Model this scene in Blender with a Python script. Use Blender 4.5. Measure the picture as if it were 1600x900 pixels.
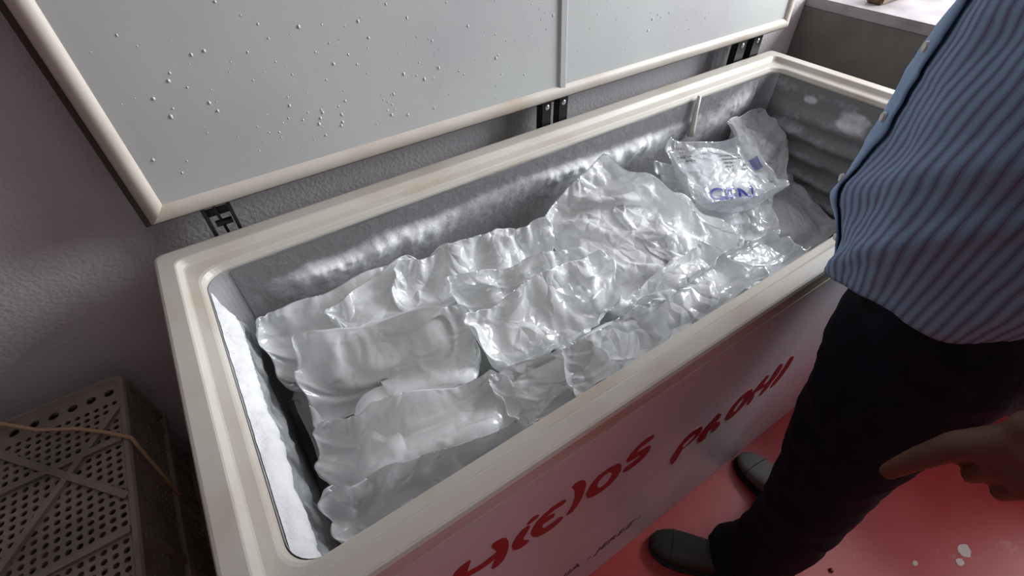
import bpy, bmesh, math, random
import numpy as np
from mathutils import Vector, Matrix, noise

for o in list(bpy.data.objects):
    bpy.data.objects.remove(o)
scene = bpy.context.scene
COL = scene.collection

# ------------------------------------------------------------------ camera
CAM = np.array([0.1775, -0.1991, 1.4217])
ROT = (0.7892, 0.0148, -0.5894)
FPX = 748.577
cd = bpy.data.cameras.new('camera')
cd.sensor_width = 36.0
cd.lens = FPX / 1600.0 * 36.0
cd.clip_start = 0.02
co = bpy.data.objects.new('camera', cd)
COL.objects.link(co)
co.location = CAM
co.rotation_euler = ROT
scene.camera = co

# ------------------------------------------------------------------ world, lights, exposure
world = bpy.data.worlds.new('world')
scene.world = world
world.use_nodes = True
wb = world.node_tree.nodes['Background']
wb.inputs['Color'].default_value = (0.80, 0.88, 1.0, 1)
wb.inputs['Strength'].default_value = 0.10


def area_light(name, loc, target, sx, sy, power, color):
    ld = bpy.data.lights.new(name, 'AREA')
    ld.shape = 'RECTANGLE'
    ld.size = sx
    ld.size_y = sy
    ld.energy = power
    ld.color = color
    ob = bpy.data.objects.new(name, ld)
    COL.objects.link(ob)
    ob.location = loc
    ob.rotation_euler = (Vector(target) - Vector(loc)).to_track_quat('-Z', 'Y').to_euler()
    return ob


# daylight through the high window in the right wall and the open doorway beside it
area_light('window_daylight', (3.50, -0.25, 1.95), (0.3, 0.30, 0.75), 1.15, 1.50, 140, (0.94, 0.97, 1.0))
area_light('doorway_daylight', (3.50, -1.40, 1.35), (0.3, -1.0, 0.3), 0.85, 2.4, 34, (0.94, 0.97, 1.0))

scene.view_settings.view_transform = 'Standard'
scene.view_settings.look = 'None'
scene.view_settings.gamma = 1.0
scene.view_settings.use_curve_mapping = False
scene.view_settings.exposure = 0.06
scene.cycles.max_bounces = 6
scene.cycles.diffuse_bounces = 4
scene.cycles.glossy_bounces = 3
scene.cycles.transparent_max_bounces = 8

# ------------------------------------------------------------------ helpers
_cx, _cy, _cz = [math.cos(a) for a in ROT]
_sx, _sy, _sz = [math.sin(a) for a in ROT]
RM = (np.array([[_cz, -_sz, 0], [_sz, _cz, 0], [0, 0, 1]]) @ np.array([[_cy, 0, _sy], [0, 1, 0], [-_sy, 0, _cy]])
      @ np.array([[1, 0, 0], [0, _cx, -_sx], [0, _sx, _cx]]))


def at(px, py, axis, value):
    """a point of the place from where it shows in the photograph and one known coordinate"""
    d = RM @ np.array([(px - 800) / FPX, -(py - 450) / FPX, -1.0])
    t = (value - CAM[axis]) / d[axis]
    return CAM + t * d


def new_mat(name):
    m = bpy.data.materials.new(name)
    m.use_nodes = True
    nt = m.node_tree
    return m, nt, nt.nodes['Principled BSDF'], nt.nodes['Material Output']


def mat(name, col, rough=0.5, metallic=0.0, noise_scale=0, noise_amt=0.0, col2=None, bump=0.0, bump_scale=60, spec=0.5,
        detail=4.0, stretch=None, ramp=(0.4, 0.65)):
    m, nt, b, out = new_mat(name)
    b.inputs['Base Color'].default_value = (*col, 1)
    b.inputs['Roughness'].default_value = rough
    b.inputs['Metallic'].default_value = metallic
    b.inputs['Specular IOR Level'].default_value = spec
    tc = nt.nodes.new('ShaderNodeTexCoord')
    src = tc.outputs['Object']
    if stretch:
        mp = nt.nodes.new('ShaderNodeMapping')
        mp.inputs['Scale'].default_value = stretch
        nt.links.new(src, mp.inputs['Vector'])
        src = mp.outputs['Vector']
    if col2 is not None:
        n = nt.nodes.new('ShaderNodeTexNoise')
        n.inputs['Scale'].default_value = noise_scale
        n.inputs['Detail'].default_value = detail
        nt.links.new(src, n.inputs['Vector'])
        r = nt.nodes.new('ShaderNodeValToRGB')
        r.color_ramp.elements[0].position = ramp[0]
        r.color_ramp.elements[1].position = ramp[1]
        r.color_ramp.elements[0].color = (*col, 1)
        c2 = [a + (c - a) * noise_amt for a, c in zip(col, col2)]
        r.color_ramp.elements[1].color = (*c2, 1)
        nt.links.new(n.outputs['Fac'], r.inputs['Fac'])
        nt.links.new(r.outputs['Color'], b.inputs['Base Color'])
    if bump:
        n2 = nt.nodes.new('ShaderNodeTexNoise')
        n2.inputs['Scale'].default_value = bump_scale
        n2.inputs['Detail'].default_value = 5
        nt.links.new(tc.outputs['Object'], n2.inputs['Vector'])
        bp = nt.nodes.new('ShaderNodeBump')
        bp.inputs['Strength'].default_value = bump
        bp.inputs['Distance'].default_value = 0.01
        nt.links.new(n2.outputs['Fac'], bp.inputs['Height'])
        nt.links.new(bp.outputs['Normal'], b.inputs['Normal'])
    return m


def link(name, me, material=None, parent=None, smooth=False):
    ob = bpy.data.objects.new(name, me)
    COL.objects.link(ob)
    if material:
        me.materials.append(material)
    if parent is not None:
        ob.parent = parent
        ob.matrix_parent_inverse = parent.matrix_basis.inverted()
    if smooth:
        me.polygons.foreach_set('use_smooth', [True] * len(me.polygons))
    return ob


def from_bm(name, bm, material=None, parent=None, smooth=False):
    bmesh.ops.recalc_face_normals(bm, faces=bm.faces[:])
    me = bpy.data.meshes.new(name)
    bm.to_mesh(me)
    bm.free()
    return link(name, me, material, parent, smooth)


def from_np(name, verts, faces, material=None, parent=None, smooth=False):
    me = bpy.data.meshes.new(name)
    me.from_pydata([tuple(map(float, v)) for v in verts], [], [tuple(map(int, f)) for f in faces])
    me.update()
    return link(name, me, material, parent, smooth)


def empty(name, loc, label=None, cat=None, group=None):
    o = bpy.data.objects.new(name, None)
    COL.objects.link(o)
    o.location = loc
    o.empty_display_size = 0.1
    if label:
        tag(o, label, cat, group)
    return o


def tag(o, label, cat, group=None, kind=None):
    o['label'] = label
    if cat:
        o['category'] = cat
    if group:
        o['group'] = group
    if kind:
        o['kind'] = kind
    return o


def box(bm, lo, hi, bevel=0.0):
    vs = [bm.verts.new((x, y, z)) for x in (lo[0], hi[0]) for y in (lo[1], hi[1]) for z in (lo[2], hi[2])]
    fs = [(0, 1, 3, 2), (4, 6, 7, 5), (0, 4, 5, 1), (2, 3, 7, 6), (0, 2, 6, 4), (1, 5, 7, 3)]
    faces = [bm.faces.new([vs[i] for i in f]) for f in fs]
    if bevel:
        es = set(e for f in faces for e in f.edges)
        bmesh.ops.bevel(bm, geom=list(es), offset=bevel, segments=2, affect='EDGES')


def box_obj(name, lo, hi, material, parent=None, bevel=0.0):
    bm = bmesh.new()
    box(bm, lo, hi, bevel)
    return from_bm(name, bm, material, parent)


def bar(bm, a, b, w, h, up=(0, 0, 1)):
    """rectangular bar from a to b"""
    a, b = Vector(a), Vector(b)
    d = (b - a).normalized()
    u = Vector(up)
    s = d.cross(u).normalized()
    u = s.cross(d).normalized()
    vs = []
    for p in (a, b):
        for i, j in ((-1, -1), (1, -1), (1, 1), (-1, 1)):
            vs.append(bm.verts.new(p + s * (i * w / 2) + u * (j * h / 2)))
    for f in ((0, 1, 2, 3), (7, 6, 5, 4), (0, 4, 5, 1), (1, 5, 6, 2), (2, 6, 7, 3), (3, 7, 4, 0)):
        bm.faces.new([vs[i] for i in f])


def tube(bm, pts, radii, seg=12, cap=True):
    pts = [Vector(p) for p in pts]
    if not hasattr(radii, '__len__'):
        radii = [radii] * len(pts)
    rings = []
    ref = Vector((0.13, 0.21, 0.97))
    for i, p in enumerate(pts):
        d = (pts[min(i + 1, len(pts) - 1)] - pts[max(i - 1, 0)]).normalized()
        s = d.cross(ref)
        if s.length < 0.05:
            s = d.cross(Vector((1, 0, 0)))
        s.normalize()
        u = s.cross(d)
        rings.append([bm.verts.new(p + (s * math.cos(t) + u * math.sin(t)) * radii[i])
                      for t in [2 * math.pi * k / seg for k in range(seg)]])
    for a, b in zip(rings[:-1], rings[1:]):
        for k in range(seg):
            bm.faces.new((a[k], a[(k + 1) % seg], b[(k + 1) % seg], b[k]))
    if cap:
        bm.faces.new(rings[0][::-1])
        bm.faces.new(rings[-1])


def ball(bm, c, r, u=12, v=8):
    if not hasattr(r, '__len__'):
        r = (r, r, r)
    bmesh.ops.create_uvsphere(bm, u_segments=u, v_segments=v, radius=1.0,
                              matrix=Matrix.Translation(c) @ Matrix.Diagonal((*r, 1)))


def chain(bm, pts, radii, seg=14):
    """capsule chain for limbs: spheres at the joints, tapered tubes between"""
    for p, r in zip(pts, radii):
        ball(bm, p, r, seg, max(8, seg // 2))
    for i in range(len(pts) - 1):
        tube(bm, [pts[i], pts[i + 1]], [radii[i], radii[i + 1]], seg)


def voxel(name, bm, size, material, parent, smooth_it=4):
    """one continuous skin around overlapping volumes"""
    me = bpy.data.meshes.new(name + '_raw')
    bmesh.ops.recalc_face_normals(bm, faces=bm.faces[:])
    bm.to_mesh(me)
    bm.free()
    tmp = bpy.data.objects.new(name + '_raw', me)
    COL.objects.link(tmp)
    r = tmp.modifiers.new('r', 'REMESH')
    r.mode = 'VOXEL'
    r.voxel_size = size
    s = tmp.modifiers.new('s', 'SMOOTH')
    s.iterations = smooth_it
    s.factor = 0.5
    dg = bpy.context.evaluated_depsgraph_get()
    dg.update()
    out = bpy.data.meshes.new_from_object(tmp.evaluated_get(dg))
    out.name = name
    bpy.data.objects.remove(tmp)
    bpy.data.meshes.remove(me)
    return link(name, out, material, parent, True)


def fbm(x, y, z=0.0, s=1.0, o=4):
    return noise.fractal(Vector((x * s, y * s, z * s)), 0.9, 2.0, o)


# ------------------------------------------------------------------ dimensions of the chest freezer
L, D, H = 1.7386, 0.68, 0.88
WL, WB, WF, WR = 0.0588, 0.0679, 0.0547, 0.0667
WALL_Y = 0.745
FLOOR_IN = 0.40      # inside floor of the freezer

# ------------------------------------------------------------------ materials
M = {}
M['wall'] = mat('wall_paint', (0.60, 0.58, 0.60), 0.85, noise_scale=3, col2=(0.53, 0.50, 0.515), noise_amt=1, bump=0.25, bump_scale=140)
M['far_wall'] = mat('dark_grey_wall', (0.16, 0.155, 0.15), 0.85, bump=0.2, bump_scale=120)
M['rim'] = mat('cream_plastic', (0.58, 0.555, 0.49), 0.38, noise_scale=5, col2=(0.42, 0.33, 0.22), noise_amt=0.75,
               stretch=(1, 1, 5), ramp=(0.50, 0.78), detail=7)
M['gasket'] = mat('lid_gasket', (0.62, 0.57, 0.50), 0.4, noise_scale=6, col2=(0.42, 0.30, 0.20), noise_amt=0.7, ramp=(0.48, 0.75))
M['lid'] = mat('lid_inner_panel', (0.53, 0.545, 0.53), 0.33, noise_scale=2.5, col2=(0.47, 0.47, 0.475), noise_amt=1)
M['lid_shell'] = mat('lid_outer_shell', (0.06, 0.05, 0.045), 0.5)
M['body'] = mat('freezer_sheet', (0.62, 0.60, 0.54), 0.4)
M['vinyl'] = mat('front_vinyl', (0.62, 0.60, 0.655), 0.32, noise_scale=4, col2=(0.56, 0.54, 0.595), noise_amt=1)
M['red'] = mat('red_lettering', (0.30, 0.008, 0.012), 0.4)
M['black'] = mat('black_print', (0.015, 0.012, 0.014), 0.5)
M['blue'] = mat('blue_print', (0.02, 0.035, 0.30), 0.4)
M['hinge'] = mat('black_hinge_steel', (0.018, 0.017, 0.018), 0.4, metallic=0.4)
M['screw'] = mat('hinge_screw', (0.5, 0.5, 0.5), 0.35, metallic=0.9)
M['frost'] = mat('frost', (0.80, 0.81, 0.83), 0.8, noise_scale=30, col2=(0.62, 0.62, 0.64), noise_amt=0.5, bump=0.3, bump_scale=160)
M['frost_grey'] = mat('grey_ice_crust', (0.36, 0.37, 0.38), 0.55, noise_scale=18, col2=(0.22, 0.23, 0.23), noise_amt=1, bump=0.5, bump_scale=90)
M['liner'] = mat('frosted_liner_metal', (0.25, 0.25, 0.255), 0.45, metallic=0.25, noise_scale=5, col2=(0.42, 0.42, 0.43),
                 noise_amt=1, bump=0.15, bump_scale=60, ramp=(0.42, 0.72), detail=6)
M['liner_coil'] = mat('frosted_coil_wall', (0.16, 0.165, 0.165), 0.5, metallic=0.1, noise_scale=5, col2=(0.55, 0.55, 0.57),
                      noise_amt=1, bump=0.3, bump_scale=70, ramp=(0.46, 0.72), stretch=(1, 0.6, 1.3))
M['tube'] = mat('milky_plastic', (0.62, 0.62, 0.55), 0.35)
M['bench'] = mat('grey_render', (0.155, 0.145, 0.13), 0.8, noise_scale=9, col2=(0.12, 0.11, 0.10), noise_amt=1, bump=0.2, bump_scale=120)
M['bench_top'] = mat('bench_slab', (0.33, 0.30, 0.31), 0.5, noise_scale=12, col2=(0.22, 0.20, 0.205), noise_amt=1, detail=8)
M['wood'] = mat('brown_wood', (0.10, 0.055, 0.03), 0.6, noise_scale=20, col2=(0.2, 0.12, 0.06), noise_amt=1, stretch=(1, 6, 6))
M['crate'] = mat('dusty_cream_plastic', (0.24, 0.20, 0.165), 0.6, noise_scale=8, col2=(0.14, 0.115, 0.09), noise_amt=1)
M['cord'] = mat('tan_cord', (0.42, 0.27, 0.15), 0.7)
M['door'] = mat('door_frame_paint', (0.4, 0.4, 0.38), 0.6)
M['skin'] = mat('skin', (0.13, 0.055, 0.03), 0.55, noise_scale=25, col2=(0.10, 0.045, 0.025), noise_amt=1)
M['hair'] = mat('dark_hair', (0.03, 0.025, 0.02), 0.6)
M['denim'] = mat('dark_denim', (0.006, 0.007, 0.013), 0.85, noise_scale=30, col2=(0.010, 0.012, 0.024), noise_amt=1, bump=0.2, bump_scale=300, spec=0.2)
M['leather'] = mat('black_shoe_leather', (0.03, 0.03, 0.028), 0.42)
M['lit_leather'] = mat('lit_shoe_leather', (0.17, 0.17, 0.16), 0.5)  # far shoe: same dark leather, light falling on it put into the colour
M['sole'] = mat('rubber_sole', (0.02, 0.02, 0.02), 0.7)
M['button'] = mat('shirt_button', (0.55, 0.53, 0.45), 0.3)
M['drop'] = mat('water_drop', (0.66, 0.68, 0.68), 0.08, spec=0.8)
M['paint'] = mat('pale_paint_spot', (0.62, 0.55, 0.50), 0.6)
M['hole'] = mat('screw_hole', (0.01, 0.01, 0.01), 0.8)


def floor_material():
    m, nt, b, out = new_mat('red_painted_floor')
    tc = nt.nodes.new('ShaderNodeTexCoord')
    n1 = nt.nodes.new('ShaderNodeTexNoise')
    n1.inputs['Scale'].default_value = 5
    n1.inputs['Detail'].default_value = 8
    nt.links.new(tc.outputs['Object'], n1.inputs['Vector'])
    r1 = nt.nodes.new('ShaderNodeValToRGB')
    r1.color_ramp.elements[0].position = 0.35
    r1.color_ramp.elements[0].color = (0.40, 0.032, 0.032, 1)
    r1.color_ramp.elements[1].position = 0.7
    r1.color_ramp.elements[1].color = (0.46, 0.062, 0.058, 1)
    nt.links.new(n1.outputs['Fac'], r1.inputs['Fac'])
    n2 = nt.nodes.new('ShaderNodeTexNoise')
    n2.inputs['Scale'].default_value = 13
    n2.inputs['Detail'].default_value = 10
    n2.inputs['Roughness'].default_value = 0.7
    nt.links.new(tc.outputs['Object'], n2.inputs['Vector'])
    r2 = nt.nodes.new('ShaderNodeValToRGB')
    r2.color_ramp.elements[0].position = 0.62
    r2.color_ramp.elements[1].position = 0.76
    nt.links.new(n2.outputs['Fac'], r2.inputs['Fac'])
    mx = nt.nodes.new('ShaderNodeMix')
    mx.data_type = 'RGBA'
    mx.inputs[7].default_value = (0.50, 0.30, 0.26, 1)
    nt.links.new(r2.outputs['Color'], mx.inputs[0])
    nt.links.new(r1.outputs['Color'], mx.inputs[6])
    nt.links.new(mx.outputs[2], b.inputs['Base Color'])
    b.inputs['Roughness'].default_value = 0.40
    b.inputs['Specular IOR Level'].default_value = 0.5
    bp = nt.nodes.new('ShaderNodeBump')
    bp.inputs['Strength'].default_value = 0.12
    bp.inputs['Distance'].default_value = 0.004
    n3 = nt.nodes.new('ShaderNodeTexNoise')
    n3.inputs['Scale'].default_value = 40
    n3.inputs['Detail'].default_value = 6
    nt.links.new(tc.outputs['Object'], n3.inputs['Vector'])
    nt.links.new(n3.outputs['Fac'], bp.inputs['Height'])
    nt.links.new(bp.outputs['Normal'], b.inputs['Normal'])
    return m


M['floor'] = floor_material()


def film_material(name, milk, tint, gloss=0.05, rough=0.13, crumple=0.6):
    m, nt, b, out = new_mat(name)
    nt.nodes.remove(b)
    N = nt.nodes.new
    tr = N('ShaderNodeBsdfTransparent')
    tr.inputs['Color'].default_value = (0.97, 0.99, 0.985, 1)
    df = N('ShaderNodeBsdfDiffuse')
    df.inputs['Color'].default_value = (*tint, 1)
    tl = N('ShaderNodeBsdfTranslucent')
    tl.inputs['Color'].default_value = (*tint, 1)
    gl = N('ShaderNodeBsdfGlossy')
    gl.inputs['Roughness'].default_value = rough
    gl.inputs['Color'].default_value = (1, 1, 1, 1)
    tc = N('ShaderNodeTexCoord')
    # fine crumple creases
    v = N('ShaderNodeTexVoronoi')
    v.feature = 'DISTANCE_TO_EDGE'
    v.inputs['Scale'].default_value = 26
    nz = N('ShaderNodeTexNoise')
    nz.inputs['Scale'].default_value = 9
    nz.inputs['Detail'].default_value = 3
    mv = N('ShaderNodeVectorMath')
    mv.operation = 'MULTIPLY_ADD'
    mv.inputs[1].default_value = (0.10, 0.10, 0.10)
    nt.links.new(tc.outputs['Object'], nz.inputs['Vector'])
    nt.links.new(nz.outputs['Color'], mv.inputs[0])
    nt.links.new(tc.outputs['Object'], mv.inputs[2])
    nt.links.new(mv.outputs[0], v.inputs['Vector'])
    bp = N('ShaderNodeBump')
    bp.inputs['Strength'].default_value = crumple
    bp.inputs['Distance'].default_value = 0.014
    nt.links.new(v.outputs['Distance'], bp.inputs['Height'])
    for s in (gl, df):
        nt.links.new(bp.outputs['Normal'], s.inputs['Normal'])
    mx1 = N('ShaderNodeMixShader')
    mx1.inputs[0].default_value = 0.14
    nt.links.new(df.outputs[0], mx1.inputs[1])
    nt.links.new(tl.outputs[0], mx1.inputs[2])
    n2 = N('ShaderNodeTexNoise')
    n2.inputs['Scale'].default_value = 7
    n2.inputs['Detail'].default_value = 5
    nt.links.new(tc.outputs['Object'], n2.inputs['Vector'])
    mr = N('ShaderNodeMapRange')
    mr.inputs['From Min'].default_value = 0.3
    mr.inputs['From Max'].default_value = 0.7
    mr.inputs['To Min'].default_value = milk - 0.10
    mr.inputs['To Max'].default_value = milk + 0.12
    nt.links.new(n2.outputs['Fac'], mr.inputs['Value'])
    mx2 = N('ShaderNodeMixShader')
    nt.links.new(mr.outputs[0], mx2.inputs[0])
    nt.links.new(tr.outputs[0], mx2.inputs[1])
    nt.links.new(mx1.outputs[0], mx2.inputs[2])
    lw = N('ShaderNodeLayerWeight')
    lw.inputs['Blend'].default_value = 0.25
    nt.links.new(bp.outputs['Normal'], lw.inputs['Normal'])
    ma = N('ShaderNodeMath')
    ma.operation = 'MULTIPLY_ADD'
    ma.inputs[1].default_value = 0.30
    ma.inputs[2].default_value = gloss
    ma.use_clamp = True
    nt.links.new(lw.outputs['Fresnel'], ma.inputs[0])
    mx3 = N('ShaderNodeMixShader')
    nt.links.new(ma.outputs[0], mx3.inputs[0])
    nt.links.new(mx2.outputs[0], mx3.inputs[1])
    nt.links.new(gl.outputs[0], mx3.inputs[2])
    nt.links.new(mx3.outputs[0], out.inputs['Surface'])
    return m


M['film'] = film_material('milky_polythene', 0.58, (0.965, 0.98, 0.98))
M['film_smooth'] = film_material('smooth_milky_polythene', 0.58, (0.965, 0.98, 0.98), 0.04, 0.2, 0.22)
M['film_clear'] = film_material('clear_polythene', 0.30, (0.88, 0.90, 0.93), 0.07, 0.10)
M['film_frost'] = film_material('frosted_polythene', 0.55, (0.62, 0.62, 0.63), 0.03, 0.35)
M['ice'] = mat('cloudy_ice', (0.92, 0.945, 0.94), 0.35, noise_scale=9, col2=(0.84, 0.875, 0.87), noise_amt=1, bump=0.2, bump_scale=14)
M['ice_cubes'] = mat('ice_cubes', (0.84, 0.86, 0.87), 0.22, noise_scale=22, col2=(0.66, 0.69, 0.705), noise_amt=1, bump=0.3, bump_scale=40)


def shirt_material():
    m, nt, b, out = new_mat('striped_blue_cotton')
    N = nt.nodes.new
    uv = N('ShaderNodeUVMap')
    sp = N('ShaderNodeSeparateXYZ')
    nt.links.new(uv.outputs['UV'], sp.inputs[0])

    def stripes(freq, lo, hi, phase=0.0):
        a = N('ShaderNodeMath')
        a.operation = 'MULTIPLY_ADD'
        a.inputs[1].default_value = freq
        a.inputs[2].default_value = phase
        nt.links.new(sp.outputs['X'], a.inputs[0])
        f = N('ShaderNodeMath')
        f.operation = 'PINGPONG'
        f.inputs[1].default_value = 1.0
        nt.links.new(a.outputs[0], f.inputs[0])
        r = N('ShaderNodeMapRange')
        r.inputs['From Min'].default_value = lo
        r.inputs['From Max'].default_value = hi
        nt.links.new(f.outputs[0], r.inputs['Value'])
        return r.outputs[0]

    def mix(fac, c1, c2):
        x = N('ShaderNodeMix')
        x.data_type = 'RGBA'
        nt.links.new(fac, x.inputs[0])
        for k, c in ((6, c1), (7, c2)):
            if isinstance(c, tuple):
                x.inputs[k].default_value = (*c, 1)
            else:
                nt.links.new(c, x.inputs[k])
        return x.outputs[2]

    base = mix(stripes(164, 0.35, 0.65), (0.25, 0.36, 0.51), (0.16, 0.23, 0.355))
    c2 = mix(stripes(164, 0.84, 0.93), base, (0.17, 0.12, 0.16))
    nt.links.new(c2, b.inputs['Base Color'])
    b.inputs['Roughness'].default_value = 0.85
    b.inputs['Specular IOR Level'].default_value = 0.15
    tc = N('ShaderNodeTexCoord')
    n = N('ShaderNodeTexNoise')
    n.inputs['Scale'].default_value = 400
    nt.links.new(tc.outputs['Object'], n.inputs['Vector'])
    bp = N('ShaderNodeBump')
    bp.inputs['Strength'].default_value = 0.15
    bp.inputs['Distance'].default_value = 0.003
    nt.links.new(n.outputs['Fac'], bp.inputs['Height'])
    nt.links.new(bp.outputs['Normal'], b.inputs['Normal'])
    return m


M['shirt'] = shirt_material()
M['placket'] = mat('blue_placket_cotton', (0.27, 0.39, 0.57), 0.85, spec=0.15)

# ------------------------------------------------------------------ room
X0, X1, Y0 = -2.2, 3.6, -3.2
CEIL = 2.9


def structure(o):
    o['kind'] = 'structure'
    return o


structure(box_obj('floor', (X0, Y0, -0.1), (X1, WALL_Y, 0.0), M['floor']))
structure(box_obj('wall_back', (X0, WALL_Y, 0), (X1, WALL_Y + 0.15, CEIL), M['wall']))
structure(box_obj('wall_left', (X0 - 0.15, Y0, 0), (X0, WALL_Y + 0.15, CEIL), M['far_wall']))
structure(box_obj('wall_front', (X0, Y0 - 0.15, 0), (X1, Y0, CEIL), M['far_wall']))
bm = bmesh.new()
DY0, DY1, DZ = -1.86, -0.94, 2.60
GY0, GY1, GZ0, GZ1 = -0.85, 0.35, 1.15, 2.75
box(bm, (X1, Y0, 0), (X1 + 0.15, DY0, CEIL))
box(bm, (X1, DY0, DZ), (X1 + 0.15, DY1, CEIL))
box(bm, (X1, DY1, 0), (X1 + 0.15, GY0, CEIL))
box(bm, (X1, GY0, 0), (X1 + 0.15, GY1, GZ0))
box(bm, (X1, GY0, GZ1), (X1 + 0.15, GY1, CEIL))
box(bm, (X1, GY1, 0), (X1 + 0.15, WALL_Y + 0.15, CEIL))
structure(from_bm('wall_right', bm, M['wall']))
bm = bmesh.new()
box(bm, (X1 - 0.02, DY0 - 0.06, 0), (X1 + 0.16, DY0 + 0.01, DZ))
box(bm, (X1 - 0.02, DY1 - 0.01, 0), (X1 + 0.16, DY1 + 0.06, DZ))
box(bm, (X1 - 0.02, DY0 - 0.06, DZ), (X1 + 0.16, DY1 + 0.06, DZ + 0.07))
structure(from_bm('door_1', bm, M['door']))
bm = bmesh.new()
for a, b in (((GY0, GZ0), (GY1, GZ0 + .05)), ((GY0, GZ1 - .05), (GY1, GZ1)), ((GY0, GZ0), (GY0 + .05, GZ1)), ((GY1 - .05, GZ0), (GY1, GZ1)),
             ((-0.27, GZ0), (-0.23, GZ1))):
    box(bm, (X1 + 0.03, a[0], a[1]), (X1 + 0.09, b[0], b[1]))
structure(from_bm('window_1', bm, M['door']))
structure(box_obj('ceiling', (X0, Y0, CEIL), (X1 + 0.15, WALL_Y + 0.15, CEIL + 0.12), M['wall']))

# ------------------------------------------------------------------ chest freezer
FZ = empty('chest_freezer', (L / 2, D / 2, 0), 'long cream chest freezer with its lid open, full of ice bags', 'freezer')


def rrect(x0, x1, y0, y1, r, z, n=8):
    pts = []
    for cx, cy, a0 in ((x1 - r, y1 - r, 0), (x0 + r, y1 - r, 90), (x0 + r, y0 + r, 180), (x1 - r, y0 + r, 270)):
        for k in range(n + 1):
            a = math.radians(a0 + 90 * k / n)
            pts.append((cx + r * math.cos(a), cy + r * math.sin(a), z))
    return pts


def rings_mesh(bm, rings):
    vr = [[bm.verts.new(p) for p in r] for r in rings]
    n = len(vr[0])
    for a, b in zip(vr[:-1], vr[1:]):
        for k in range(n):
            bm.faces.new((a[k], a[(k + 1) % n], b[(k + 1) % n], b[k]))
    return vr


def rim_ring(f, z, r):
    return rrect(WL * f, L - WR * f, WF * f, D - WB * f, r, z)


bm = bmesh.new()
prof = [(0.0, H - 0.040, 0.012), (-0.03, H - 0.034, 0.012), (-0.03, H - 0.006, 0.013), (0.02, H - 0.001, 0.014), (0.08, H, 0.014), (0.48, H, 0.014),
        (0.52, H - 0.001, 0.014), (0.62, H - 0.011, 0.014), (0.66, H - 0.0125, 0.015), (0.90, H - 0.016, 0.034), (0.95, H - 0.018, 0.036),
        (1.0, H - 0.026, 0.038), (1.02, H - 0.05, 0.04)]
rings_mesh(bm, [rim_ring(f, z, r) for f, z, r in prof])
rim = from_bm('rim', bm, M['rim'], FZ)
for p in rim.data.polygons:
    p.use_smooth = False
rim['label'] = 'stained cream plastic rim around the opening'

bm = bmesh.new()
rings_mesh(bm, [rrect(0.004, L - 0.004, 0.004, D - 0.004, 0.012, z) for z in (0.03, H - 0.036)])
box(bm, (0.05, 0.05, 0.0), (L - 0.05, D - 0.05, 0.04))
from_bm('body', bm, M['body'], FZ)
box_obj('metal_strip', (0.004, -0.0022, H - 0.046), (L - 0.004, 0.006, H - 0.0375), M['body'], FZ)
fp = box_obj('front_panel', (0.012, -0.001, 0.004), (L - 0.012, 0.006, 0.838), M['vinyl'], FZ)
fp['label'] = 'pinkish white vinyl sheet on the front'


# liner walls -------------------------------------------------------
IX0, IX1, IY0, IY1 = WL * 1.02, L - WR * 1.02, WF * 1.02, D - WB * 1.02


def wall_sheet(name, u0, u1, z0, z1, nu, nz, fn, material):
    vs, fs = [], []
    for j in range(nz + 1):
        for i in range(nu + 1):
            vs.append(fn(u0 + (u1 - u0) * i / nu, z0 + (z1 - z0) * j / nz))
    for j in range(nz):
        for i in range(nu):
            a = j * (nu + 1) + i
            fs.append((a, a + 1, a + nu + 2, a + nu + 1))
    return from_np(name, vs, fs, material, FZ, True)


ZT = H - 0.03
bm = bmesh.new()
lr = rrect(IX0, IX1, IY0, IY1, 0.04, FLOOR_IN, 8)
vr = rings_mesh(bm, [lr, rrect(IX0, IX1, IY0, IY1, 0.04, ZT, 8)])
bm.faces.new(vr[0])
from_bm('liner', bm, M['liner'], FZ, False)


# right end: evaporator coil bumps under frost
def coil(y, z):
    e = min(1.0, max(0.0, (0.80 - z) / 0.05)) * min(1, max(0, (y - IY0 - 0.02) / 0.04)) * min(1, max(0, (IY1 - y - 0.02) / 0.05))
    w = 0.5 + 0.5 * math.sin(z * 2 * math.pi / 0.058 + 0.8 * fbm(y, 0.3, 0, 5))
    return (IX1 - 0.004 - e * (0.014 * w + 0.012 * (fbm(y, z, 2.0, 7) + 0.5)), y, z)


cw = wall_sheet('coil_wall', IY0 + 0.01, IY1 - 0.01, FLOOR_IN, ZT, 60, 80, coil, M['liner_coil'])
FROST_AT = [at(1262, 158, 0, IX1 - 0.015), at(1330, 195, 0, IX1 - 0.02), at(1230, 190, 0, IX1 - 0.02)]
cw['label'] = 'frosted end wall with ridges of the cooling coil'


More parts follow.
